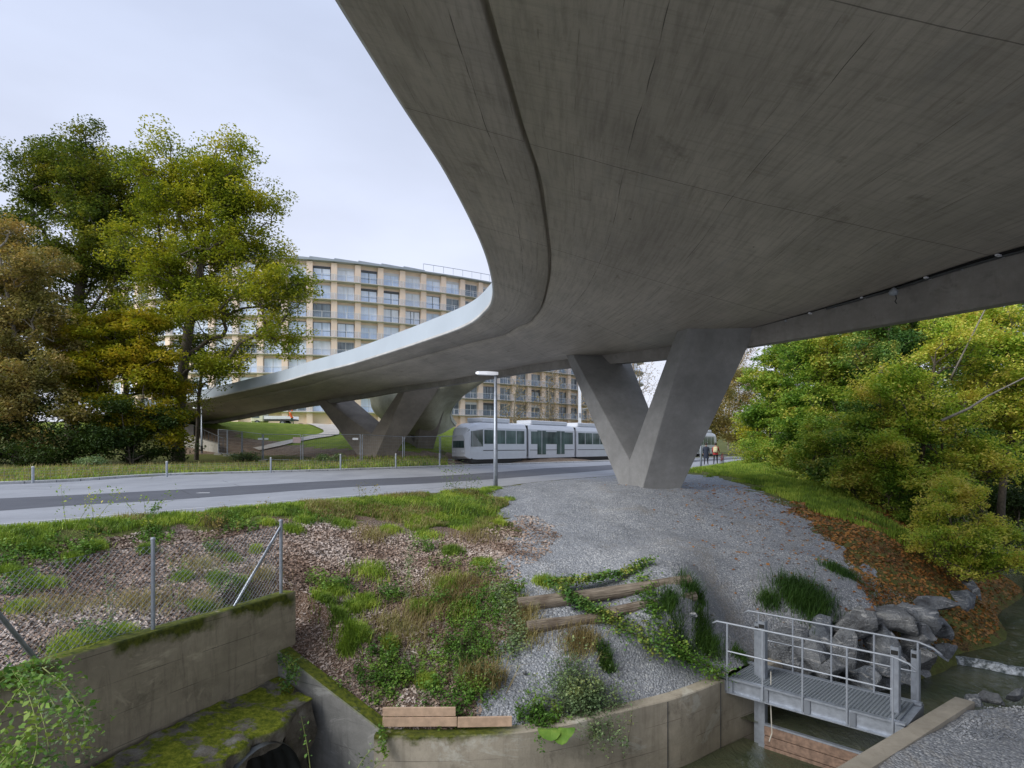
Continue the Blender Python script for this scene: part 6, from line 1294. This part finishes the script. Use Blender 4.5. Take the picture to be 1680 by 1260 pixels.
def burdock(px, py, label, seed):
    c_ = G(px, py, ZC + .04); t = thing('broad_leaf_plant', label, 'plant', c_); rng = random.Random(seed)
    for k in range(5):
        a = -1.6 + rng.uniform(-1.4, 1.4); r = rng.uniform(.1, .16); q = c_ + Vector((math.cos(a) * .16, math.sin(a) * .16, .02 + rng.uniform(-.06, .05))); pts = [q + Vector((math.cos(b) * r, math.sin(b) * r * .9, .03 * math.cos(2 * b) - .05 * max(0, math.sin(b - 3)))) for b in np.linspace(0, 6.28, 13)[:-1]]
        mb = MB(); mb.add([q + Vector((0, 0, .03))] + pts, [(0, 1 + i, 1 + (i + 1) % 12) for i in range(12)]); mb.build('leaf', M['weed'], t, fix=False)
burdock(915, 1196, 'light green broad-leaved plant hanging over the channel wall rim', 3)
# vines over the logs
def vine(name, label, path, n, leaf, w, mat, seed, rise=.1, base=None):
    """path of photo positions with distances; leaves spread round it"""
    p = np.array([tuple(P(*q)) for q in path]); p = spline(p, 12); rng = np.random.default_rng(seed); k = rng.integers(0, len(p), n); pt = p[k] + rng.normal(size=(n, 3)) * np.array([w, w, w * .55]); g = zat(pt[:, 0], pt[:, 1]); pt[:, 2] = np.maximum(pt[:, 2], g + .02 + rng.random(n) * rise)
    V, Fq = leafarr(pt, leaf * (.6 + .8 * rng.random(n)), rng, .7, .85); t = thing(name, label, 'vine', tuple(p[0])); arr('foliage', V, Fq, M[mat], t)
    arr('stem', *tubes([(p[i] + [0, 0, .03], p[i + 1] + [0, 0, .03], .008, .007) for i in range(len(p) - 1)], 5), M['trunk'], t)
vine('ivy_vine', 'yellow-green vine lying along the top of the upper log', [(905, 955, 12.5), (960, 950, 12.8), (1010, 942, 13.0), (1065, 940, 13.3)], 1900, .055, .09, 'ivy', 151, .16)
vine('ivy_vine', 'vine hanging over the upper log onto the lower left log', [(920, 960, 12.3), (945, 985, 12.0), (975, 1000, 11.9), (1000, 1015, 11.8)], 1300, .055, .09, 'ivy', 152, .2)
vine('ivy_vine', 'long green vine trailing from the logs down to the footbridge', [(1050, 960, 12.8), (1060, 1000, 12.3), (1080, 1030, 12.0), (1110, 1060, 11.8), (1150, 1090, 11.7), (1185, 1105, 11.8)], 2100, .05, .13, 'weed', 153, .12)
vine('ivy_vine', 'vine spreading over gravel below the lower right log', [(985, 1005, 12.0), (1020, 1035, 11.7), (1060, 1050, 11.7), (1090, 1075, 11.5)], 1300, .05, .14, 'ivy', 154, .12)
vine('ivy_vine', 'green vine left of the upper log end', [(820, 960, 12.4), (835, 1000, 12.0), (850, 1050, 11.4), (835, 1070, 11.1)], 1500, .045, .12, 'weed_blue', 155, .2)
def wallvine(label, path, n, leaf, w, mat, seed):
    p = spline(np.array([tuple(P(*q)) for q in path]), 10); rng = np.random.default_rng(seed); k = rng.integers(0, len(p), n); pt = p[k] + rng.normal(size=(n, 3)) * w; V, Fq = leafarr(pt, leaf * (.6 + .8 * rng.random(n)), rng, .2, .8); t = thing('wall_ivy', label, 'vine', tuple(p[0])); arr('foliage', V, Fq, M[mat], t)
    arr('stem', *tubes([(p[i], p[i + 1], .006, .005) for i in range(len(p) - 1)], 5), M['trunk'], t)
wallvine('ivy growing over the top corner of the wing wall', [(462, 1078, 10.55), (478, 1090, 10.35), (480, 1105, 10.2), (465, 1130, 10.2)], 500, .04, .055, 'ivy', 161)
wallvine('leafy sprig at the foot of the wing wall', [(625, 1192, 9.5), (628, 1215, 9.4), (632, 1240, 9.35)], 200, .04, .03, 'weed', 162)
M['gstem'] = plain('green_stem', (.2, .24, .06), .7)
# brambles close to the camera, lower left
def bramble(label, stems, leaf, seed, mat='weed', per=46, spread=.05, name='bramble', cat='shrub', rad=.006):
    rng = np.random.default_rng(seed); L_ = []; sgs = []
    for st_ in stems:
        p = spline(np.array([tuple(P(*q)) for q in st_]), 10); sg = []; sgs.append(sg)
        for i in range(len(p) - 1): sg.append((p[i], p[i + 1], rad * (1.2 - i / len(p)), rad * (1.2 - (i + 1) / len(p))))
        m = per * (len(st_) - 1); k = rng.random(m) * (len(p) - 1.01); i = k.astype(int); q = p[i] + (p[i + 1] - p[i]) * (k - i)[:, None]
        L_.append(q + rng.normal(size=(m, 3)) * spread)
    t = thing(name, label, cat, tuple(p[0])); V, Fq = leafarr(np.concatenate(L_), leaf * (.6 + .8 * rng.random(sum(map(len, L_)))), rng, .35, .6); arr('foliage', V, Fq, M[mat], t); [arr('stem', *tubes(sg, 5), M['gstem'], t) for sg in sgs]
bramble('arching bramble shoots in the lower left corner, in front of the head wall', [[(-60, 1260, 4.6), (10, 1160, 4.9), (60, 1110, 5.2), (130, 1150, 5.2), (160, 1200, 5.1)], [(-40, 1300, 4.4), (40, 1210, 4.6), (100, 1170, 4.9), (140, 1240, 4.9)], [(-80, 1200, 4.8), (0, 1120, 5.2), (70, 1090, 5.6), (110, 1110, 5.8)], [(20, 1330, 4.3), (60, 1230, 4.5), (50, 1150, 4.8), (20, 1100, 5.1)], [(-60, 1150, 5.0), (10, 1105, 5.4), (60, 1120, 5.3)]], .055, 171, per=48, spread=.07)
bramble('bramble shoot with small leaves hanging down the head wall', [[(70, 1095, 6.6), (110, 1130, 6.3), (140, 1180, 6.1), (150, 1250, 6.0)], [(60, 1110, 6.5), (100, 1180, 6.0), (110, 1260, 5.8)], [(30, 1100, 6.4), (60, 1150, 6.0), (80, 1230, 5.7), (70, 1300, 5.6)]], .05, 172, per=60, spread=.07, mat='weed_blue')
bramble('low green growth at the lower left corner under the bramble', [[(-80, 1290, 5.3), (0, 1250, 5.3), (60, 1270, 5.3)], [(-60, 1240, 5.3), (10, 1230, 5.4), (50, 1290, 5.4)]], .055, 173, per=150, spread=.12)
bramble('thin green shoot rising beside the culvert and wing wall', [[(512, 1290, 7.6), (505, 1230, 7.7), (494, 1175, 7.8)]], .045, 174, per=14, spread=.03)
bramble('small leafy twig at the bottom centre beneath the channel wall', [[(570, 1290, 7.0), (600, 1240, 7.1), (632, 1215, 7.2)], [(580, 1290, 7.0), (625, 1250, 7.1)]], .05, 175, per=22, spread=.04, mat='weed_blue')
# tall wispy weeds on the verge
def wispy(label, pxs, base_y, top_y, seed, mat, spread=.1, per=26, leaf=.05):
    sts = []; rr = random.Random(seed)
    for a, b in pxs: c_ = cen([(a, base_y, 1)])[0]; Y = c_[1]; sts.append([(a, base_y, Y), ((a * 2 + b) / 3 + rr.uniform(-3, 3), (base_y * 2 + top_y) / 3, Y), ((a + b * 2) / 3, (base_y + top_y * 2) / 3, Y - .1), (b, top_y + rr.uniform(-5, 15), Y - .15)])
    bramble(label, sts, leaf, seed, mat, per, spread, 'tall_weed', 'plant', .005)
wispy('tall yellowish weeds before the road at the left', [(110, 100), (115, 165), (140, 200), (160, 145)], 880, 798, 181, 't_lime', .07, 16)
wispy('drooping thin yellow-green twig over the road edge', [(240, 190), (235, 285), (245, 232)], 868, 800, 182, 't_lime', .06, 16)
wispy('dark leafy weed stem standing before the road', [(243, 252), (241, 262)], 866, 822, 183, 'weed', .04, 30)
wispy('reddish dry weed on the verge by the road', [(432, 440), (428, 425), (370, 368)], 850, 818, 184, 't_rust', .06, 14, .04)
wispy('brown-leaved weeds on the verge left of the street lamp', [(600, 596), (610, 618), (590, 588)], 825, 790, 185, 't_rust', .08, 16, .05)
wispy('grey-green tall weed rising beside the street lamp', [(745, 742), (748, 762), (740, 728)], 812, 756, 186, 'weed_blue', .10, 22, .06)
wispy('fine weeds right of the tall weed by the street lamp', [(775, 772), (778, 790), (770, 764)], 810, 775, 187, 'weed_blue', .08, 14, .05)
wispy('slender weed growing against the fence on the chip slope', [(182, 172), (183, 190)], 1035, 930, 188, 'weed_blue', .03, 18, .035)
wispy('slender tall weed on the chip slope right of the mid post', [(292, 300), (285, 278)], 1000, 905, 189, 'weed', .04, 22, .035)
wispy('tall soft weed spire in the middle of the chip slope', [(668, 672), (674, 668), (664, 676)], 985, 898, 190, 'weed_blue', .05, 46, .035)
# bushes in the far verge
for i, (px, py, lab) in enumerate([(145, 758, 'pale-leaved bush at the foot of the ivy hedge'), (235, 752, 'pale flowering weeds beside the leaf-covered path'), (405, 750, 'light green bush behind the small street lamp fence'), (540, 755, 'low bush in the verge before the far pier')]):
    Y = [37, 42, 48, 46][i]; bush('verge_bush', lab, [bl(px, py, Y, 26, 10), bl(px + 12, py - 3, Y, 16, 9)], 30, 2200, .12, 'weed_blue', 195 + i, gb(px, Y), spread=.25)
